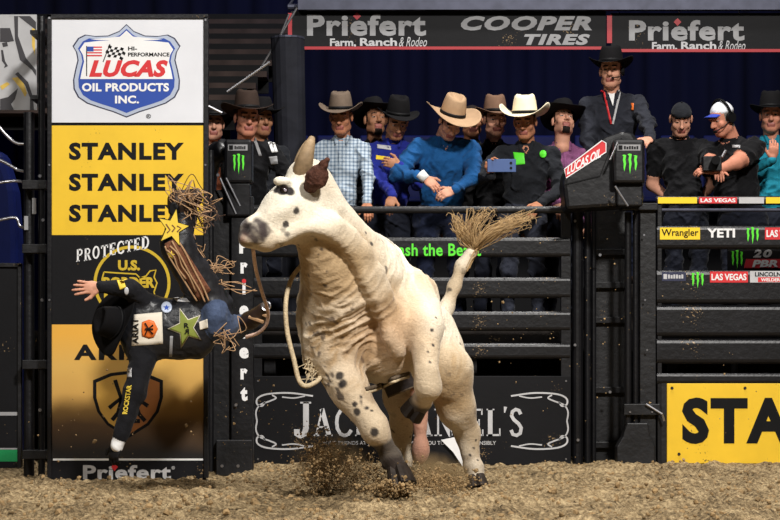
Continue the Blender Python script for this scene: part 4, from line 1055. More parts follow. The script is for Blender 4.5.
# camera man
o, s_, H, R = person('headset wearing man in white and blue cap and black tee', (722, 119, 15.8), (-58, 20, 0), (742, 15.9), C_black, C_djeans, S_ruddy, M_hairgr, ((717, 172, 15.45, (-.6, .6, -.6)), (709, 175, 15.35, (.9, -.3, -.5), (-1, -.1, .1), (0, -.6, .7))), syaw=-38, short=True, bulk=1.22, belly=.05)
cap_hat(o, H, R @ rot(0, -6), C_capw if 'C_capw' in globals() else cloth('cap_white', (214, 216, 222), .05), cloth('cap_blue', (50, 70, 170), .05))
T = lambda x, y, z: Vector(H)+R @ Vector((x, y, z))
he = build('headset_ear', (lambda m: (m.tube([T(.08, .012, 0), T(.112, .012, 0)], .042, 16), m)[1])(MB()), M_black, o)
mb = MB(); mb.tube([T(.105*math.cos(a), .012, .03+.13*math.sin(a)) for a in np.linspace(0, math.pi, 14)], .01, 6); build('head_band', mb, M_black, he, smooth=True)
mb = MB(); mb.tube([T(.1, -.02, -.02), T(.095, -.08, -.05), T(.04, -.135, -.07)], .005, 6); build('mic_boom', mb, M_black, he); mb = MB(); mb.tube([T(.045, -.133, -.07), T(.02, -.14, -.072)], .011, 8); build('mic_tip', mb, M_black, he)
s_.patch('chest_logo', [(732, 145), (740, 145), (740, 147.5), (732, 147.5)], 15.6, M_palegrey, o)
vc = empty('video_camera', P(716, 172, 15.35), 'small black video camera held by the white capped man', 'camera')
build('camera_body', pbox(703, 156, 722, 171, 15.32, .09), M_rubber, vc, bevel=.008)
mb = MB(); mb.tube([P(716, 160, 15.32), P(716, 160, 15.22)], .035, 16); build('lens', mb, M_black, vc)
mb = MB(); mb.tube([P(722, 157, 15.33), P(726, 150, 15.33)], .012, 8); build('microphone', mb, M_chrome, vc)
# far right
o, s_, H, R = person('man in turquoise shirt and black cowboy hat beside white capped man', (771, 116, 16.1), (-10, 4, 0), (778, 16.15), C_turq, C_djeans, S_ruddy, M_hairgr, ((772, 160, 15.75, (-.8, .4, -.6), (.1, -.3, 1), (0, -1, 0)), None), bulk=1.15)
hat(o, H, R @ rot(0, -6), H_black, .125, .075, .015)
# left: brown hat, black sponsor jacket
o, s_, H, R = person('heavy man in black sponsor jacket and dark brown cowboy hat', (247, 118, 15.30), (14, 6, 0), (244, 15.65), C_black, C_djeans, S_ruddy, M_hairbr, ((214, 200, 15.42, (-1, .3, -.3)), (272, 205, 15.36, (1, .3, -.3))), syaw=10, bulk=1.22, belly=.03, hs=1.16)
hat(o, H, R @ rot(0, -6), H_brown, .125, .1, .025, s=1.2)
s_.patch('white_stripe', [(268, 142), (271, 141), (275, 152), (272, 153)], 15.3, M_white, o); s_.patch('white_stripe', [(272, 141), (274.5, 142), (278, 152), (275.5, 152.5)], 15.3, M_white, o)
s_.patch('chest_badge', [(269, 157), (277, 156), (278, 164), (271, 165)], 15.3, M_greyprint, o); s_.patch('zip_edge', [(253, 138), (256, 138), (262, 156), (259, 156)], 15.3, M_greyprint, o); s_.patch('collar_flash', [(237, 133), (241, 133), (243, 141), (239, 141)], 15.3, M_palegrey, o)
o, s_, H, R = person('man in black hat peeking from behind the heavy man', (262, 120, 15.95), (22, 2, 0), (262, 16.0), C_char, C_djeans, S_olive, M_hairdk)
hat(o, H, R @ rot(0, -6), H_black, .11, .085, .03)
o, s_, H, R = person('man in rust shirt half hidden behind the sponsor sign edge', (213, 124, 16.0), (10, 4, 0), (208, 16.05), C_rust, C_djeans, S_fair, M_hairbr)
hat(o, H, R @ rot(0, -6), H_black, .11, .075, .03)
# ================================================================ the bull
def coat_material():
    m = bpy.data.materials.new('bull_coat'); m.use_nodes = True; nt = m.node_tree; N = nt.nodes; L = nt.links; b = N['Principled BSDF']; b.inputs['Roughness'].default_value = .7
    b.inputs['Sheen Weight'].default_value = .15; b.inputs['Specular IOR Level'].default_value = .25
    at = N.new('ShaderNodeAttribute'); at.attribute_name = 'coat'; tc = N.new('ShaderNodeTexCoord')
    n = N.new('ShaderNodeTexNoise'); n.inputs['Scale'].default_value = 90; n.inputs['Detail'].default_value = 4; L.new(tc.outputs['Object'], n.inputs[0])
    mr = N.new('ShaderNodeMapRange'); mr.inputs[1].default_value = .3; mr.inputs[2].default_value = .7; mr.inputs[3].default_value = .86; mr.inputs[4].default_value = 1.08; L.new(n.outputs['Fac'], mr.inputs[0])
    mx = N.new('ShaderNodeVectorMath'); mx.operation = 'SCALE'; L.new(at.outputs['Color'], mx.inputs[0]); L.new(mr.outputs[0], mx.inputs['Scale'])
    L.new(mx.outputs[0], b.inputs['Base Color'])
    n2 = N.new('ShaderNodeTexNoise'); n2.inputs['Scale'].default_value = 26; n2.inputs['Detail'].default_value = 5; n2.inputs['Distortion'].default_value = 1.0
    mp = N.new('ShaderNodeMapping'); mp.inputs['Scale'].default_value = (1, 1, 1.6); L.new(tc.outputs['Object'], mp.inputs[0]); L.new(mp.outputs[0], n2.inputs[0])
    bp = N.new('ShaderNodeBump'); bp.inputs['Strength'].default_value = .35; bp.inputs['Distance'].default_value = .02; L.new(n2.outputs['Fac'], bp.inputs['Height']); L.new(bp.outputs[0], b.inputs['Normal'])
    return m
M_coat = coat_material()
M_horn = mat('horn', (140, 118, 90), .6, 0, .25, 25, .3, 40); M_hoof = mat('hoof', (46, 39, 34), .6, 0, .4, 20, .4, 40)
M_ear = mat('ear_hair', (74, 46, 36), .85, 0, .45, 40, .8, 90); M_tailhair = mat('tail_hair', (170, 142, 102), .75, 0, .3, 25)
B = Body()
hd = Vector((-.34, -1.15, .22)).normalized(); lat = hd.cross(Vector((0, 0, 1))).normalized(); upv = lat.cross(hd)   # heading, bull's right, up
RB = Matrix((lat, hd, upv)).transposed()
# trunk
B.ell(P(362, 302, 11.5), (.33, .44, .41), 0, .12, RB); B.ell(P(384, 326, 12.0), (.33, .48, .36), 0, .15, RB); B.ell(P(415, 345, 12.5), (.26, .34, .31), 0, .12, RB)
B.cap(P(354, 264, 11.6), P(406, 316, 12.45), .15, .14, 0, .12)                    # loin
B.ell(P(344, 246, 11.45), (.13, .22, .12), 0, .12, RB)                             # hump
# neck
B.cap(P(350, 278, 11.32), P(319, 214, 10.98), .275, .165, 0, .10); B.cap(P(346, 238, 11.35), P(317, 194, 11.0), .12, .10, 0, .08)
B.cap(P(312, 232, 10.85), P(342, 292, 11.1), .10, .19, 0, .10)
B.ell(P(338, 325, 11.2), (.19, .2, .26), 0, .12); B.ell(P(396, 338, 11.28), (.15, .18, .22), 0, .10)
B.ell(P(384, 350, 11.4), (.19, .24, .19), 0, .10)
# head
B.cap(P(310, 186, 10.93), P(287, 207, 10.84), .132, .122, 0, .08); B.cap(P(288, 209, 10.82), P(258, 231, 10.74), .108, .08, 0, .08)
B.ell(P(253, 233, 10.72), (.078, .085, .078), 0, .05); B.cap(P(306, 216, 10.87), P(268, 241, 10.74), .115, .058, 0, .07)
B.ell(P(247, 240, 10.70), (.05, .07, .045), 0, .03)
B.ell(P(282, 181, 10.735), (.05, .03, .025), 0, .05); B.ell(P(306, 173, 10.9), (.09, .1, .07), 0, .06)
B.ell(P(245, 228, 10.635), (.022, .03, .022), 0, .015, op=-1)
B.cap(P(241, 245, 10.66), P(272, 247, 10.655), .008, .006, 0, .014, op=-1)
B.cap(P(270, 215, 10.70), P(292, 206, 10.71), .02, .025, 0, .06)
B.ell(P(283, 190, 10.695), (.024, .03, .016), 0, .02, op=-1)
# forelegs
B.cap(P(334, 312, 11.35), P(328, 352, 11.22), .19, .135, 0, .12); B.cap(P(329, 352, 11.22), P(350, 392, 11.1), .125, .102, 0, .08)
B.cap(P(350, 392, 11.1), P(372, 424, 11.0), .102, .08, 0, .06); B.ell(P(375, 430, 10.97), (.078, .08, .088), 0, .05)
B.cap(P(379, 436, 10.99), P(389, 454, 11.06), .06, .052, 0, .04); B.ell(P(391, 457, 11.06), (.062, .07, .058), 0, .03); B.cap(P(392, 459, 11.06), P(398, 469, 11.05), .052, .056, 0, .03); B.ell(P(387, 464, 11.12), .03, 0, .02); B.ell(P(399, 460, 11.14), .03, 0, .02)
B.cap(P(416, 296, 11.45), P(424, 328, 11.15), .14, .105, 0, .10); B.cap(P(424, 328, 11.15), P(427, 370, 10.98), .094, .07, 0, .06); B.ell(P(428, 384, 10.97), (.076, .075, .09), 0, .05)
B.cap(P(428, 388, 11.0), P(422, 400, 11.2), .07, .055, 0, .05); B.cap(P(422, 400, 11.2), P(416, 407, 11.25), .06, .065, 0, .04)
# hind legs
B.cap(P(424, 345, 12.6), P(444, 372, 12.3), .23, .165, 0, .10); B.cap(P(446, 374, 12.3), P(457, 408, 12.38), .155, .112, 0, .08); B.cap(P(457, 408, 12.38), P(467, 434, 12.5), .11, .078, 0, .06)
B.cap(P(467, 434, 12.5), P(472, 462, 12.46), .075, .055, 0, .05); B.ell(P(474, 467, 12.45), (.062, .065, .05), 0, .03); B.cap(P(474, 469, 12.44), P(476, 478, 12.42), .055, .058, 0, .03)
B.cap(P(408, 355, 12.6), P(401, 395, 12.45), .18, .12, 0, .08); B.cap(P(401, 395, 12.45), P(401, 428, 12.6), .10, .07, 0, .06); B.cap(P(401, 428, 12.6), P(404, 460, 12.65), .062, .05, 0, .05); B.cap(P(404, 460, 12.65), P(405, 472, 12.63), .055, .055, 0, .03)
# scrotum
B.cap(P(419, 395, 12.25), P(420, 428, 12.2), .06, .045, 1, .05); B.ell(P(420, 450, 12.2), (.06, .06, .10), 1, .05)
# tail
tl = [P(428, 330, 12.80), P(440, 322, 12.9), P(447, 306, 12.95), P(454, 286, 12.97), P(461, 266, 12.97), P(471, 253, 12.97)]
B.chain(tl, [.07, .06, .05, .042, .038, .04], 0, .04)
# dewlap: a lip of loose skin running from the jaw down to the brisket
pv, pq = B.mesh(.02); S0 = Surface([(pv, pq, None)])
def on(px, py, lift):          # the point of the hide on this line of sight
    return S0.at(px, py, 11.2, lift)
dl = [on(x, y, l) for x, y, l in ((279, 240, .0), (292, 233, .01), (308, 228, .025), (325, 231, .035), (340, 241, .045), (353, 257, .05), (364, 277, .05), (374, 298, .05), (383, 318, .045), (391, 338, .035), (398, 354, .01))]
B.chain([tuple(p) for p in bez(dl, 3)], list(np.interp(np.linspace(0, 1, 31), [0, .2, .5, .8, 1], [.022, .027, .03, .033, .035])), 0, .03)
B.chain([tuple(p+Vector((.045, .06, .03))) for p in dl[2:-1]], [.05]*8, 0, .06)
v, q = B.mesh(.0085)
# vertex normals for folds
vn = vnormals(v, q)
ppx = CX+F*v[:, 0]/v[:, 1]; ppy = HY-F*(v[:, 2]-CH)/v[:, 1]      # only to find where on the animal a mark lies
def near(c, r): return np.exp(-np.sum((v-V(c))**2, 1)/r**2)
# loose skin: rolls round the neck, chest and flank
ax_n = V((P(368, 300, 11.4)-P(305, 205, 10.9)).normalized()); tcoord = (v-V(P(305, 205, 10.9))) @ ax_n
wig = (vnoise3(v, 5, 8)-.5)*.28+(vnoise3(v, 14, 9)-.5)*.06
oth = v @ V(lat); oth2 = v @ np.cross(ax_n, V(lat))
def crease(a, b, seed): n_ = vnoise(a, b, seed); return np.clip(1-np.abs(n_-.5)*6, -.6, 1)
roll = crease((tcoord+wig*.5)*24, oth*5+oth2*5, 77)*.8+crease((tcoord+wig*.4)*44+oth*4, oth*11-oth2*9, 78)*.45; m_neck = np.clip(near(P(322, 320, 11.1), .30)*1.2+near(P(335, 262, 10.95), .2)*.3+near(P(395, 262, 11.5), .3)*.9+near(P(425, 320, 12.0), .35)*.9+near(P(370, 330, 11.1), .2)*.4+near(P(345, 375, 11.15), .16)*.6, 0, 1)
v2 = v+vn*(roll*.011*m_neck+(vnoise3(v, 9, 5)-.5)*.022+(vnoise3(v, 22, 6)-.5)*.009*np.clip(.35+m_neck, 0, 1))[:, None]
cream = V(srgb(220, 208, 186)[:3]); white = V(srgb(232, 226, 210)[:3]); tan = V(srgb(172, 146, 110)[:3]); dark = V(srgb(44, 38, 36)[:3]); pink = V(srgb(176, 122, 100)[:3]); brown = V(srgb(104, 80, 56)[:3])
col = np.repeat(cream[None], len(v), 0)
def blend(c, f): 
    global col
    f = np.clip(f, 0, 1)[:, None]; col = col*(1-f)+c*f
blend(white, near(P(300, 190, 10.85), .25)+near(P(380, 235, 11.5), .3)*.8)
blend(tan, np.clip((vnoise3(v, 3.5, 21)-.40)*2.8, 0, .6)+np.clip(-roll, 0, 1)*m_neck*.8+near(P(312, 245, 10.85), .16)*.8+near(P(325, 275, 10.95), .16)*.6+near(P(345, 255, 10.9), .18)*.7+near(P(372, 320, 11.1), .22)*.45+near(P(440, 400, 12.2), .28)*.5)  # tan is also painted into the fold creases as shade
blend(brown, np.clip((vnoise3(v, 9, 31)-.62)*5, 0, .55)*np.clip((P(400, 400, 11.8).z+.25-v[:, 2])*3, 0, 1))
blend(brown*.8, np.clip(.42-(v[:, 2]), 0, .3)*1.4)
# flecks
fl = np.clip((vnoise3(v, 34, 41)-.74)*14, 0, 1)*np.clip((vnoise3(v, 4, 43)-.45)*6, 0, 1); blend(dark, fl*.85)
def spot(px, py, Y, r, f=1.0):
    d = np.sqrt(np.sum((v-V(P(px, py, Y)))**2, 1))+(vnoise3(v, 18, 51)-.5)*r*.5; blend(dark, np.clip((r-d)/(r*.25), 0, 1)*f)
S_bull = Surface([(v, q, None)])
blend(V(srgb(182, 148, 114)[:3]), near(P(372, 335, 11.05), .24)*.55+near(P(402, 330, 11.1), .16)*.4)
def surf_spot(px, py, r, f=1.0):
    p = S_bull.at(px, py, 11, 0); r *= .82
    d = np.sqrt(np.sum((v-V(p))**2, 1))+(vnoise3(v, 18, 51)-.5)*r*.9; blend(V(srgb(30, 25, 25)[:3]), np.clip((r-d)/(r*.35), 0, 1)*f*.95)
for a in ( (297, 211, .028), (286, 224, .022), (340, 377, .036), (343, 384, .036), (361, 397, .02), (367, 408, .024), (372, 411, .02), (375, 432, .032), (357, 412, .03), (355, 404, .02), (366, 233, .012), (371, 244, .016), (432, 330, .014), (433, 345, .014), (428, 352, .012), (436, 318, .012), (430, 362, .012), (470, 455, .012), (476, 440, .012), (468, 470, .012), (474, 448, .01), (478, 460, .01)): surf_spot(*a)
for c, r in ((P(243, 232, 10.7), .10), (P(254, 231, 10.64), .085), (P(266, 230, 10.64), .05)): blend(V(srgb(58, 48, 46)[:3]), np.clip((r-np.sqrt(np.sum((v-V(c))**2, 1))+(vnoise3(v, 30, 61)-.5)*.05)/(r*.35), 0, 1)*np.clip(.55+vnoise3(v, 45, 62)*.8, 0, .95))
blend(V(srgb(20, 16, 16)[:3]), near(P(245, 228, 10.64), .028)*1.2); blend(V(srgb(150, 104, 92)[:3]), near(P(242, 240, 10.64), .03)*.7)
for c, r in ((P(390, 456, 11.04), .14), (P(398, 470, 11.05), .12), (P(418, 404, 11.23), .11)): blend(V(srgb(46, 36, 31)[:3]), np.clip((r-np.sqrt(np.sum((v-V(c))**2, 1))+(vnoise3(v, 16, 71)-.5)*.06)/.03, 0, 1)*.9)
for px_, py_, r_ in ((277, 189, .03), (283, 190, .038), (290, 191, .032)):
    p_ = S_bull.at(px_, py_, 10.72, 0); blend(V(srgb(34, 28, 28)[:3]), np.clip((r_-np.sqrt(np.sum((v-V(p_))**2, 1)))/.008, 0, 1))
lab = B.labels(v[q].mean(1)); isp = np.zeros(len(v), bool); isp[q[lab == 1].ravel()] = True; sm = isp.astype(float); blend(pink, sm*.85)
bull = sdf_mesh('bull', [(v2, q, np.zeros(len(q)))], [M_coat], (float(P(440, 480, 12.5).x), 12.3, 0), color=col)
tag(bull, 'cream white spotted bucking bull rearing with tail flung up', 'bull')
# hooves
def hoof(top, bot, r0, r1, fwd):
    top, bot = Vector(top), Vector(bot); up_ = (top-bot).normalized(); f = Vector(fwd); f = (f-up_*f.dot(up_)).normalized(); sd = up_.cross(f); mb = MB(); n = 18; vs = []
    for t, r in ((0, r0), (.5, (r0+r1)/2*1.02), (1, r1), (1.02, r1*.6)):
        c = top.lerp(bot, min(t, 1))
        for i in range(n):
            a = 2*math.pi*i/n; notch = 1-.30*math.exp(-((a-0)/.16)**2)-.30*math.exp(-((a-2*math.pi)/.16)**2)-.2*math.exp(-((a-math.pi)/.3)**2)
            vs.append(c+f*(r*math.cos(a)*notch*1.2+.02*t)+sd*r*math.sin(a))
    mb.add(vs, [(k*n+i, k*n+(i+1) % n, (k+1)*n+(i+1) % n, (k+1)*n+i) for k in range(3) for i in range(n)]+[tuple(3*n+i for i in range(n)), tuple(range(n-1, -1, -1))])
    return build('hoof', mb, M_hoof, bull, smooth=False)
hoof(P(397, 467, 11.06), P(404, 487, 11.02), .06, .084, (-.3, -1, .1)); hoof(P(420, 402, 11.24), P(411, 414, 11.27), .06, .074, (-.3, -1, -.6))
hoof(P(476, 475, 12.42), Vector((P(478, 487, 12.4).x, 12.4, .0)), .054, .074, (-.1, -1, 0)); hoof(P(406, 468, 12.63), Vector((P(406, 485, 12.6).x, 12.6, .0)), .052, .07, (-.2, -1, 0))
# horns, ears, eye
def horn(pts, rs):
    mb = MB(); mb.tube([tuple(p) for p in bez(pts, 6)], list(np.interp(np.linspace(0, 1, 6*(len(pts)-1)+1), np.linspace(0, 1, len(rs)), rs)), 14); return build('horn', mb, M_horn, bull, smooth=True)
horn([P(301, 176, 10.86), P(305, 160, 10.80), P(309, 147, 10.82), P(312, 138, 10.86)], [.058, .05, .04, .03, .018])
horn([P(300, 172, 10.99), P(303, 158, 11.08), P(306, 148, 11.14), P(308, 142, 11.18)], [.05, .045, .036, .026, .016])
E = Body(); E.cap(P(309, 190, 10.80), P(315, 178, 10.70), .03, .055, 0, .03); E.cap(P(316, 178, 10.70), P(326, 161, 10.66), .045, .02, 0, .03); E.ell(P(312, 180, 10.62), (.02, .035, .045), 0, .02, op=-1); E.ell(P(320, 176, 10.70), (.045, .03, .06), 0, .03)
ev, eq = E.mesh(.006); ev = ev+vnormals(ev, eq)*((vnoise3(ev, 50, 3)-.5)*.014)[:, None]; sdf_mesh('ear', [(ev, eq, np.zeros(len(eq)))], [M_ear], P(315, 190, 10.8), bull)
E = Body(); E.cap(P(298, 176, 11.0), P(300, 166, 11.14), .035, .03, 0, .03); ev, eq = E.mesh(.007); sdf_mesh('ear', [(ev, eq, np.zeros(len(eq)))], [M_ear], P(298, 176, 11.0), bull)
pe = S_bull.at(284, 190, 10.7, 0)
bm = bmesh.new(); bmesh.ops.create_uvsphere(bm, u_segments=16, v_segments=10, radius=.024); me = bpy.data.meshes.new('eye'); bm.to_mesh(me); bm.free()
me.materials.append(mat('bull_eye', (30, 22, 20), .12)); me.polygons.foreach_set('use_smooth', [True]*len(me.polygons)); k_ = pe.y/10.7
link('eye', me, bull, Vector((pe.x, pe.y+.006, pe.z)))
bm = bmesh.new(); bmesh.ops.create_uvsphere(bm, u_segments=12, v_segments=8, radius=.009); me = bpy.data.meshes.new('eye_corner'); bm.to_mesh(me); bm.free(); me.materials.append(mat('bull_eye_white', (150, 140, 150), .2)); link('eye_corner', me, bull, Vector((pe.x+.008, pe.y-.014, pe.z-.003)))
# tail switch: long strands thrown up and to the right
mb = MB(); base = P(471, 254, 12.97)
for i in range(210):
    u = random.random(); g = random.gauss(0, 1)
    if u < .55: x_ = random.uniform(498, 534); tip = (x_, 215+(534-x_)*.36+random.gauss(0, 4.5))
    elif u < .82: tip = (random.uniform(466, 494), random.uniform(207, 219))
    else: tip = (random.uniform(450, 463), random.uniform(213, 232))
    b = base+Vector((random.gauss(0, .012), random.gauss(0, .015), random.gauss(0, .012)))
    t = P(tip[0], tip[1], 12.97+random.gauss(0, .1))
    mid = b.lerp(t, .45)+Vector((random.gauss(-.015, .022), random.gauss(0, .035), random.gauss(.03, .022)))
    curlv = Vector((random.gauss(.012, .022), random.gauss(0, .02), random.gauss(-.01, .022)))
    pts = bez([b-Vector((.045, 0, .09)), b-Vector((.012, 0, .02)), b+Vector((.02, 0, .03)), mid, t, t+curlv], 4); m_ = len(pts); mb.tube(pts, [max(.0008, .0038*(1-(k/(m_-1))**2*.8)) for k in range(m_)], 4, cap=False)
ts = build('tail_switch', mb, M_tailhair, bull, smooth=True); ts['kind'] = 'stuff'
# rope, pad and bell under the chest
M_rope = mat('braided_rope', (196, 178, 146), .85, 0, .25, 60, .6, 120); M_dkrope = mat('dark_rope', (92, 80, 66), .85, 0, .3, 60, .6, 120); M_leather = mat('dark_leather', (40, 32, 30), .5, 0, .3, 20, .3, 40)
rg = empty('bull_rope', P(385, 385, 11.2), 'braided bull rope with dark leather pad slung under the bull chest', 'rope')
def drape(pix, lift=.008): return [S_bull.at(x, y, 11.2, lift) for x, y in pix]
pp = drape([(366, 389), (374, 387), (382, 384), (390, 380), (400, 376), (409, 373)]); mb = MB(); mb.tube(bez(pp, 4), .012, 8); build('girth_strap', mb, M_dkrope, rg, smooth=True)
mb = MB(); mb.tube([p+Vector((0, 0, -.02)) for p in bez(pp, 4)], .009, 8); build('girth_strap', mb, M_rope, rg, smooth=True)
c = S_bull.at(392, 383, 11.2, .06); c = P(399, 384, c.y); a = Vector((.085, 0, .035)); b_ = Vector((.02, 0, -.045)); mb = MB()
vs = [c-a-b_, c+a-b_*1.0, c+a+b_, c-a+b_]; vs = vs+[p+Vector((0, .045, 0)) for p in vs]; mb.add(vs, [(3, 2, 1, 0), (4, 5, 6, 7), (0, 1, 5, 4), (1, 2, 6, 5), (2, 3, 7, 6), (3, 0, 4, 7)]); pad = build('leather_pad', mb, M_leather, rg, bevel=.006)
mb = MB(); mb.tube([vs[0], vs[1], vs[2], vs[3], vs[0]], .006, 6); build('pad_edging', mb, M_dkrope, pad)
def rope(pix, Ys, r, label, m):
    pts = bez([P(x, y, Y) for (x, y), Y in zip(pix, Ys)], 6); mb = MB(); mb.tube(pts, r, 8); return tag(build('loose_rope', mb, m, smooth=True), label, 'rope')
rope([(304, 262), (292, 278), (286, 300), (287, 330), (294, 360), (299, 380), (306, 386), (316, 382), (321, 377)], [11.15, 11.1, 11.0, 11.0, 11.0, 11.0, 11.0, 11.05, 11.12], .0135, 'pale loose rope looping beside the bull chest', M_rope)
rope([(253, 249), (256, 270), (262, 292), (268, 312), (266, 325), (258, 333), (246, 337)], [10.8, 11.2, 11.7, 12.0, 12.1, 12.15, 12.2], .011, 'thin pinkish rope hanging from the bull muzzle toward rider boot', mat('pink_rope', (214, 182, 164), .85, 0, .25, 60, .6, 120))
mb = MB(); 
for i in range(26):
    b = P(320+random.gauss(0, 1.5), 368+random.gauss(0, 2), 11.12); mb.tube([b, b+Vector((random.gauss(-.03, .02), random.gauss(-.02, .01), random.gauss(.01, .03))), b+Vector((random.gauss(-.05, .03), -.02, random.gauss(-.02, .035)))], .003, 4)
tsl = build('rope_tassel', mb, M_rope, rg); tsl['kind'] = 'stuff'

# ================================================================ flying dirt
pts = []; rads = []
def spray(n, c, sig, Y, sy, r0):
    for i in range(n):
        p = P(random.gauss(c[0], sig[0]), random.gauss(c[1], sig[1]), random.gauss(Y, sy))
        if p.z < .01: p.z = random.random()*.08
        pts.append(p); rads.append(min(r0*math.exp(random.gauss(0, .5)), .022))
spray(2200, (321, 461), (10, 15), 11.6, .15, .0036); spray(1800, (345, 472), (24, 10), 11.5, .2, .0036); spray(1800, (425, 482), (24, 7), 11.5, .3, .004); spray(500, (392, 488), (14, 5), 11.0, .15, .0055)
spray(60, (520, 335), (50, 40), 13.5, .5, .0035); spray(40, (330, 420), (40, 40), 12.5, .5, .004); spray(60, (90, 430), (35, 30), 13.1, .2, .003); spray(40, (600, 320), (45, 80), 13.8, .4, .0035); spray(60, (240, 430), (30, 30), 12.5, .5, .0035); spray(30, (730, 420), (40, 30), 14.0, .3, .003)
clods('flying_dirt', pts, rads, M_clod, 'brown dirt flung up from the bull hooves', 'dirt')

# ---------------------------------------------------------------- dust hanging round the hooves
def dust_mat():
    m = bpy.data.materials.new('dust'); m.use_nodes = True; nt = m.node_tree; N = nt.nodes; L = nt.links; N.remove(N['Principled BSDF'])
    pv_ = N.new('ShaderNodeVolumePrincipled'); pv_.inputs['Color'].default_value = srgb(196, 164, 118); pv_.inputs['Anisotropy'].default_value = .2
    tc = N.new('ShaderNodeTexCoord'); n = N.new('ShaderNodeTexNoise'); n.inputs['Scale'].default_value = 7; n.inputs['Detail'].default_value = 4; L.new(tc.outputs['Object'], n.inputs[0])
    g = N.new('ShaderNodeTexGradient'); g.gradient_type = 'SPHERICAL'; mp = N.new('ShaderNodeMapping'); mp.inputs['Scale'].default_value = (2, 2, 2); mp.inputs['Location'].default_value = (-1, -1, -1); L.new(tc.outputs['Generated'], mp.inputs[0]); L.new(mp.outputs[0], g.inputs[0])
    mr = N.new('ShaderNodeMapRange'); mr.inputs[1].default_value = .42; mr.inputs[2].default_value = .7; L.new(n.outputs['Fac'], mr.inputs[0])
    mu = N.new('ShaderNodeMath'); mu.operation = 'MULTIPLY'; L.new(mr.outputs[0], mu.inputs[0]); L.new(g.outputs['Fac'], mu.inputs[1])
    m2 = N.new('ShaderNodeMath'); m2.operation = 'MULTIPLY'; m2.inputs[1].default_value = 24; L.new(mu.outputs[0], m2.inputs[0]); L.new(m2.outputs[0], pv_.inputs['Density'])
    L.new(pv_.outputs[0], N['Material Output'].inputs['Volume']); return m
M_dust = dust_mat()
for c_, r_, lab_ in ((P(332, 462, 11.75), (.27, .25, .26), 'brown dust puff behind the planted forefoot of the bull'), (P(424, 478, 11.75), (.34, .3, .17), 'low brown dust puff between the bull hooves')):
    bm = bmesh.new(); bmesh.ops.create_icosphere(bm, subdivisions=3, radius=1); me = bpy.data.meshes.new('dust_puff')
    for x in bm.verts: x.co = Vector((x.co.x*r_[0], x.co.y*r_[1], x.co.z*r_[2]))
    bm.to_mesh(me); bm.free(); me.materials.append(M_dust); o = link('dust_puff', me, None, c_); tag(o, lab_, 'dust', kind='stuff')
# ================================================================ the thrown rider
M_vest = mat('black_vest_leather', (26, 27, 31), .38, 0, .25, 9, .4, 14, bdist=.03); M_sleeve = cloth('rider_black', (20, 20, 24)); M_chap = mat('dark_chaps', (26, 26, 30), .5, 0, .4, 12, .4, 20); M_cream_p = mat('cream_patch', (222, 214, 198), .6)
M_rbrown = mat('tooled_leather', (112, 72, 52), .6, 0, .4, 40, .6, 60); M_tanleather = mat('tan_leather', (166, 132, 98), .6, 0, .2, 20); M_staryel = mat('star_yellow', (226, 196, 72), .6); M_stargreen = mat('star_green', (128, 138, 62), .6, 0, .1, 10); M_glove = mat('black_glove', (24, 23, 24), .6, 0, .2, 20)
B = Body()
B.ell(P(150, 328, 12.62), (.21, .13, .215), 2, .05); B.ell(P(180, 329, 12.62), (.2, .125, .20), 2, .06); B.ell(P(198, 329, 12.63), (.12, .12, .195), 2, .04)
B.ell(P(215, 318, 12.62), (.095, .15, .15), 1, .03)
B.cap(P(139, 306, 12.62), P(137, 350, 12.62), .075, .075, 2, .05)
B.cap(P(133, 326, 12.62), P(124, 324, 12.66), .06, .055, 5, .03)
B.ell(P(117, 324, 12.68), (.10, .085, .08), 8, .02)
# upper arm and forearm of the raised, bare right hand
B.chain([P(146, 304, 12.6), P(130, 289, 12.5), P(102, 287, 12.42)], [.072, .06, .042], 0, .03)
# left arm hanging to the gloved hand
B.chain([P(145, 349, 12.6), P(135, 392, 12.5), P(121, 436, 12.45)], [.088, .068, .05], 0, .04); B.cap(P(120, 438, 12.45), P(117, 446, 12.45), .044, .04, 7, .008)
# right leg kicked up
B.chain([P(213, 306, 12.66), P(177, 247, 12.48)], [.13, .108], 3, .04); B.chain([P(177, 240, 12.5), P(184, 214, 12.72)], [.10, .085], 3, .04)
B.chain([P(184, 214, 12.74), P(180, 203, 12.62), P(194, 197, 12.62)], [.08, .075, .055], 4, .03)
# left leg trailing
B.chain([P(219, 326, 12.66), P(238, 328, 12.98), P(252, 319, 12.74)], [.105, .07, .055], 1, .04); B.chain([P(250, 320, 12.74), P(258, 316, 12.66)], [.06, .055], 4, .02); B.cap(P(258, 316, 12.66), P(263, 308, 12.60), .052, .036, 4, .02)
v, q = B.mesh(.0065); lab = B.labels(v[q].mean(1)); vn = vnormals(v, q); v = v+vn*((vnoise3(v, 16, 4)-.5)*.014+(vnoise3(v, 40, 5)-.5)*.005)[:, None]
ch = [(v, q, lab), hand_chunk(P(100, 287.5, 12.42), (-1, -.1, .0), (0, -.85, .1), -1, .06, 5, .0032, spread=1.6, s=1.0), hand_chunk(P(118, 444, 12.45), (-.35, 0, -.95), (-.5, -.85, 0), 1, .55, 6, .0029, s=1.0)]
rider = sdf_mesh('person', ch, [M_sleeve, cloth('rider_denim', (60, 72, 96)), M_vest, M_chap, M_boot, S_fair, M_glove, M_white, M_hairdk], P(180, 345, 12.62)); tag(rider, 'thrown bull rider in black vest and fringed chaps flying sideways', 'person')
S = Surface([(v, q, None)])
upd = Vector((-.62, -.72, .12)).normalized(); fr_ = Vector((-.3, .35, -.9)); fr_ = (fr_-upd*fr_.dot(upd)).normalized(); rt = upd.cross(-fr_) 
Rh = Matrix((rt, -fr_, upd)).transposed()
hat(rider, P(121, 324, 12.64), Rh, H_black, .12, .085, .03, s=1.05)
wp = S.patch('back_patch', [(134, 314.5), (162, 312), (163, 344), (131.5, 346)], 12.4, M_cream_p, rider)
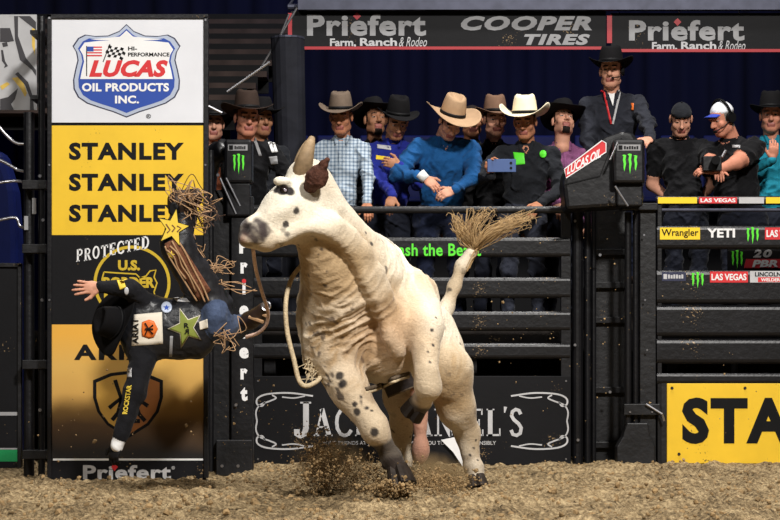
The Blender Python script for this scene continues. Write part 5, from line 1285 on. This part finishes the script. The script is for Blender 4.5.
sf = lambda a, b: S.at(a, b, 12.4, .012)
text(wp, 'ARIAT', 132, 318, 138.5, 344, 12.4, M_black, .02, rot=90, surf=sf)
o = S.fan('crest', [(149+(b-329)*-1.0*0+dx, 329+dy) for dx, dy, b in ((-7, -7, 0), (0, -9.5, 0), (5, -8, 0), (9, 0, 0), (5, 8, 0), (0, 9.5, 0), (-7, 7, 0), (-7.5, 0, 0))], 12.4, M_orange, wp, lift=.011)
for pts in ([(145, 323), (148, 328), (145, 335)], [(153, 325), (148, 329), (153, 334)], [(145, 329), (153, 329)]):
    mb = MB(); mb.tube([S.at(x, y, 12.4, .015) for x, y in pts], .006, 4); build('crest_stroke', mb, M_black, o)
def star(c, r, rot_=0, k=.42, sy=1.15): return [(c[0]+(r if i % 2 == 0 else r*k)*math.sin(math.radians(rot_+36*i)), c[1]-(r if i % 2 == 0 else r*k)*sy*math.cos(math.radians(rot_+36*i))) for i in range(10)]
S.fan('star_outline', star((186, 328), 19.5, -92), 12.4, M_black, rider, lift=.006); S.fan('star_edge', star((186, 328), 18.8, -92), 12.4, M_cream_p, rider, lift=.010); st = S.fan('star', star((186, 328), 17, -92), 12.4, M_stargreen, rider, lift=.014)
sf2 = lambda a, b: S.at(a, b, 12.4, .019)
text(st, 'R', 184, 323, 189, 328, 12.4, M_black, .03, surf=sf2); text(st, 'R', 184, 329, 189, 334, 12.4, M_black, .03, surf=sf2, mirror=True)
S.fan('round_badge', arc(166.5, 307.5, 5.5, 5.8, 0, 360, 16)[:-1], 12.4, M_silver, rider); S.fan('badge_centre', star((166.5, 307.5), 3.6, 0, .4, 1), 12.4, M_blue, rider, lift=.010)
S.patch('side_logo', [(170, 336), (173, 336), (172, 357), (169, 357)], 12.4, M_greyprint, rider); S.patch('hip_logo', [(199, 322), (207, 319), (208, 328), (200, 330)], 12.4, M_cream_p, rider)
S.patch('shoulder_stripe', [(172, 297), (186, 298), (190, 302), (176, 301)], 12.4, M_palegrey, rider)
S.patch('sleeve_patch', [(117, 280), (123, 278), (126, 287), (120, 290)], 12.2, M_staryel, rider); S.fan('sleeve_badge', arc(126.5, 291, 2.2, 4, 0, 360, 10)[:-1], 12.2, M_palegrey, rider)
S.patch('sleeve_tag', [(126.5, 368), (131, 368), (131.5, 377), (127, 377)], 12.2, M_palegrey, rider)
text(rider, 'ROCKSTAR', 122, 385, 127, 414, 12.2, M_staryel, .03, rot=90, surf=lambda a, b: S.at(a-(b-384)*.16+5, b, 12.2, .008))
# chaps panel with pale edging and a star
ch_ = S.patch('chap_panel', [(164, 244), (177, 237), (211, 290), (199, 301)], 12.3, M_rbrown, rider, n=12, lift=.010)
for pts in ([(176, 238), (184, 250), (193, 268), (203, 287), (209, 301)], [(172, 241), (181, 257), (190, 274), (200, 291), (205, 302)], [(165, 246), (170, 258), (180, 274), (190, 290), (197, 301)], [(167, 250), (174, 257), (178, 268), (186, 279)], [(170, 246), (178, 254), (182, 266), (189, 276), (196, 292)]):
    mb = MB(); mb.tube(bez([S.at(x, y, 12.3, .014) for x, y in pts], 4), .007, 6, flat=.6); build('leather_edging', mb, M_tanleather, rider, smooth=True)
S.fan('small_star', star((171, 255), 4, 10), 12.3, M_staryel, rider, lift=.016)
ys = 12.36
build('chap_star_edge', ppoly(star((173, 228), 17.5, 12, .42, 1.2), ys+.004, .012), M_black, rider); cs = build('chap_star', ppoly(star((173, 228), 15.8, 12, .42, 1.2), ys, .014), M_staryel, rider)
for pts in ([(166, 224), (170, 230), (167, 233)], [(172, 225), (175, 228), (172, 232)], [(177, 226), (181, 228), (177, 232)]): build('star_stroke', pstroke(pts, 1.3, ys-.002), M_rbrown, cs)
mb = ppoly([(168, 206), (171, 202), (176, 202), (179, 207), (178, 214), (173, 217), (168, 213)], 12.50, .05); build('boot_sole', mb, M_black, rider, bevel=.012)
def sker(name, n, src, dst, r, m, sag=.05, spread=.05, ysp=.08, label=None):
    for i in range(n):
        a = P(random.uniform(*src[0]), random.uniform(*src[1]), src[2]); b = P(random.uniform(*dst[0]), random.uniform(*dst[1]), dst[2]+random.gauss(0, ysp))
        c1 = a.lerp(b, .33)+Vector((random.gauss(0, spread), random.gauss(0, spread*.5), random.gauss(sag, spread))); c2 = a.lerp(b, .7)+Vector((random.gauss(0, spread), random.gauss(0, spread*.5), random.gauss(sag*.5, spread)))
        mb = MB(); mb.tube(bez([a, c1, c2, b], 5), r, 5); build(name, mb, m, rider, smooth=True)
M_fr2 = mat('dark_fringe', (70, 52, 44), .7)
sker('fringe', 26, ((170, 194), (192, 208), 12.54), ((178, 216), (190, 230), 12.54), .003, M_tanleather, .03, .07)
sker('fringe', 14, ((176, 198), (190, 212), 12.56), ((200, 226), (208, 240), 12.6), .0029, M_fr2, .05, .05)
sker('fringe', 14, ((178, 192), (222, 250), 12.52), ((178, 206), (236, 262), 12.55), .0029, M_tanleather, .0, .03)
sker('fringe', 13, ((196, 206), (268, 288), 12.58), ((206, 238), (256, 276), 12.6), .0029, M_tanleather, .02, .03)
sker('fringe', 5, ((206, 214), (284, 300), 12.6), ((232, 262), (282, 296), 12.6), .0032, M_tanleather, .04, .02)
sker('fringe', 9, ((216, 226), (332, 342), 12.52), ((220, 246), (328, 350), 12.45), .0029, M_tanleather, .0, .05)
for yy, rr in ((312, .056), (318, .058)):
    mb = MB(); mb.tube([P(247+(320-yy), yy-1, 12.63), P(262+(320-yy)*.6, yy+4, 12.585)], .012, 6); build('boot_strap', mb, M_tanleather, rider)
mb = MB(); c = P(266, 306, 12.56); mb.tube([c+Vector((.028*math.cos(a), 0, .028*math.sin(a))) for a in np.linspace(0, 2*math.pi, 13)], .006, 5); build('spur', mb, M_chrome, rider)
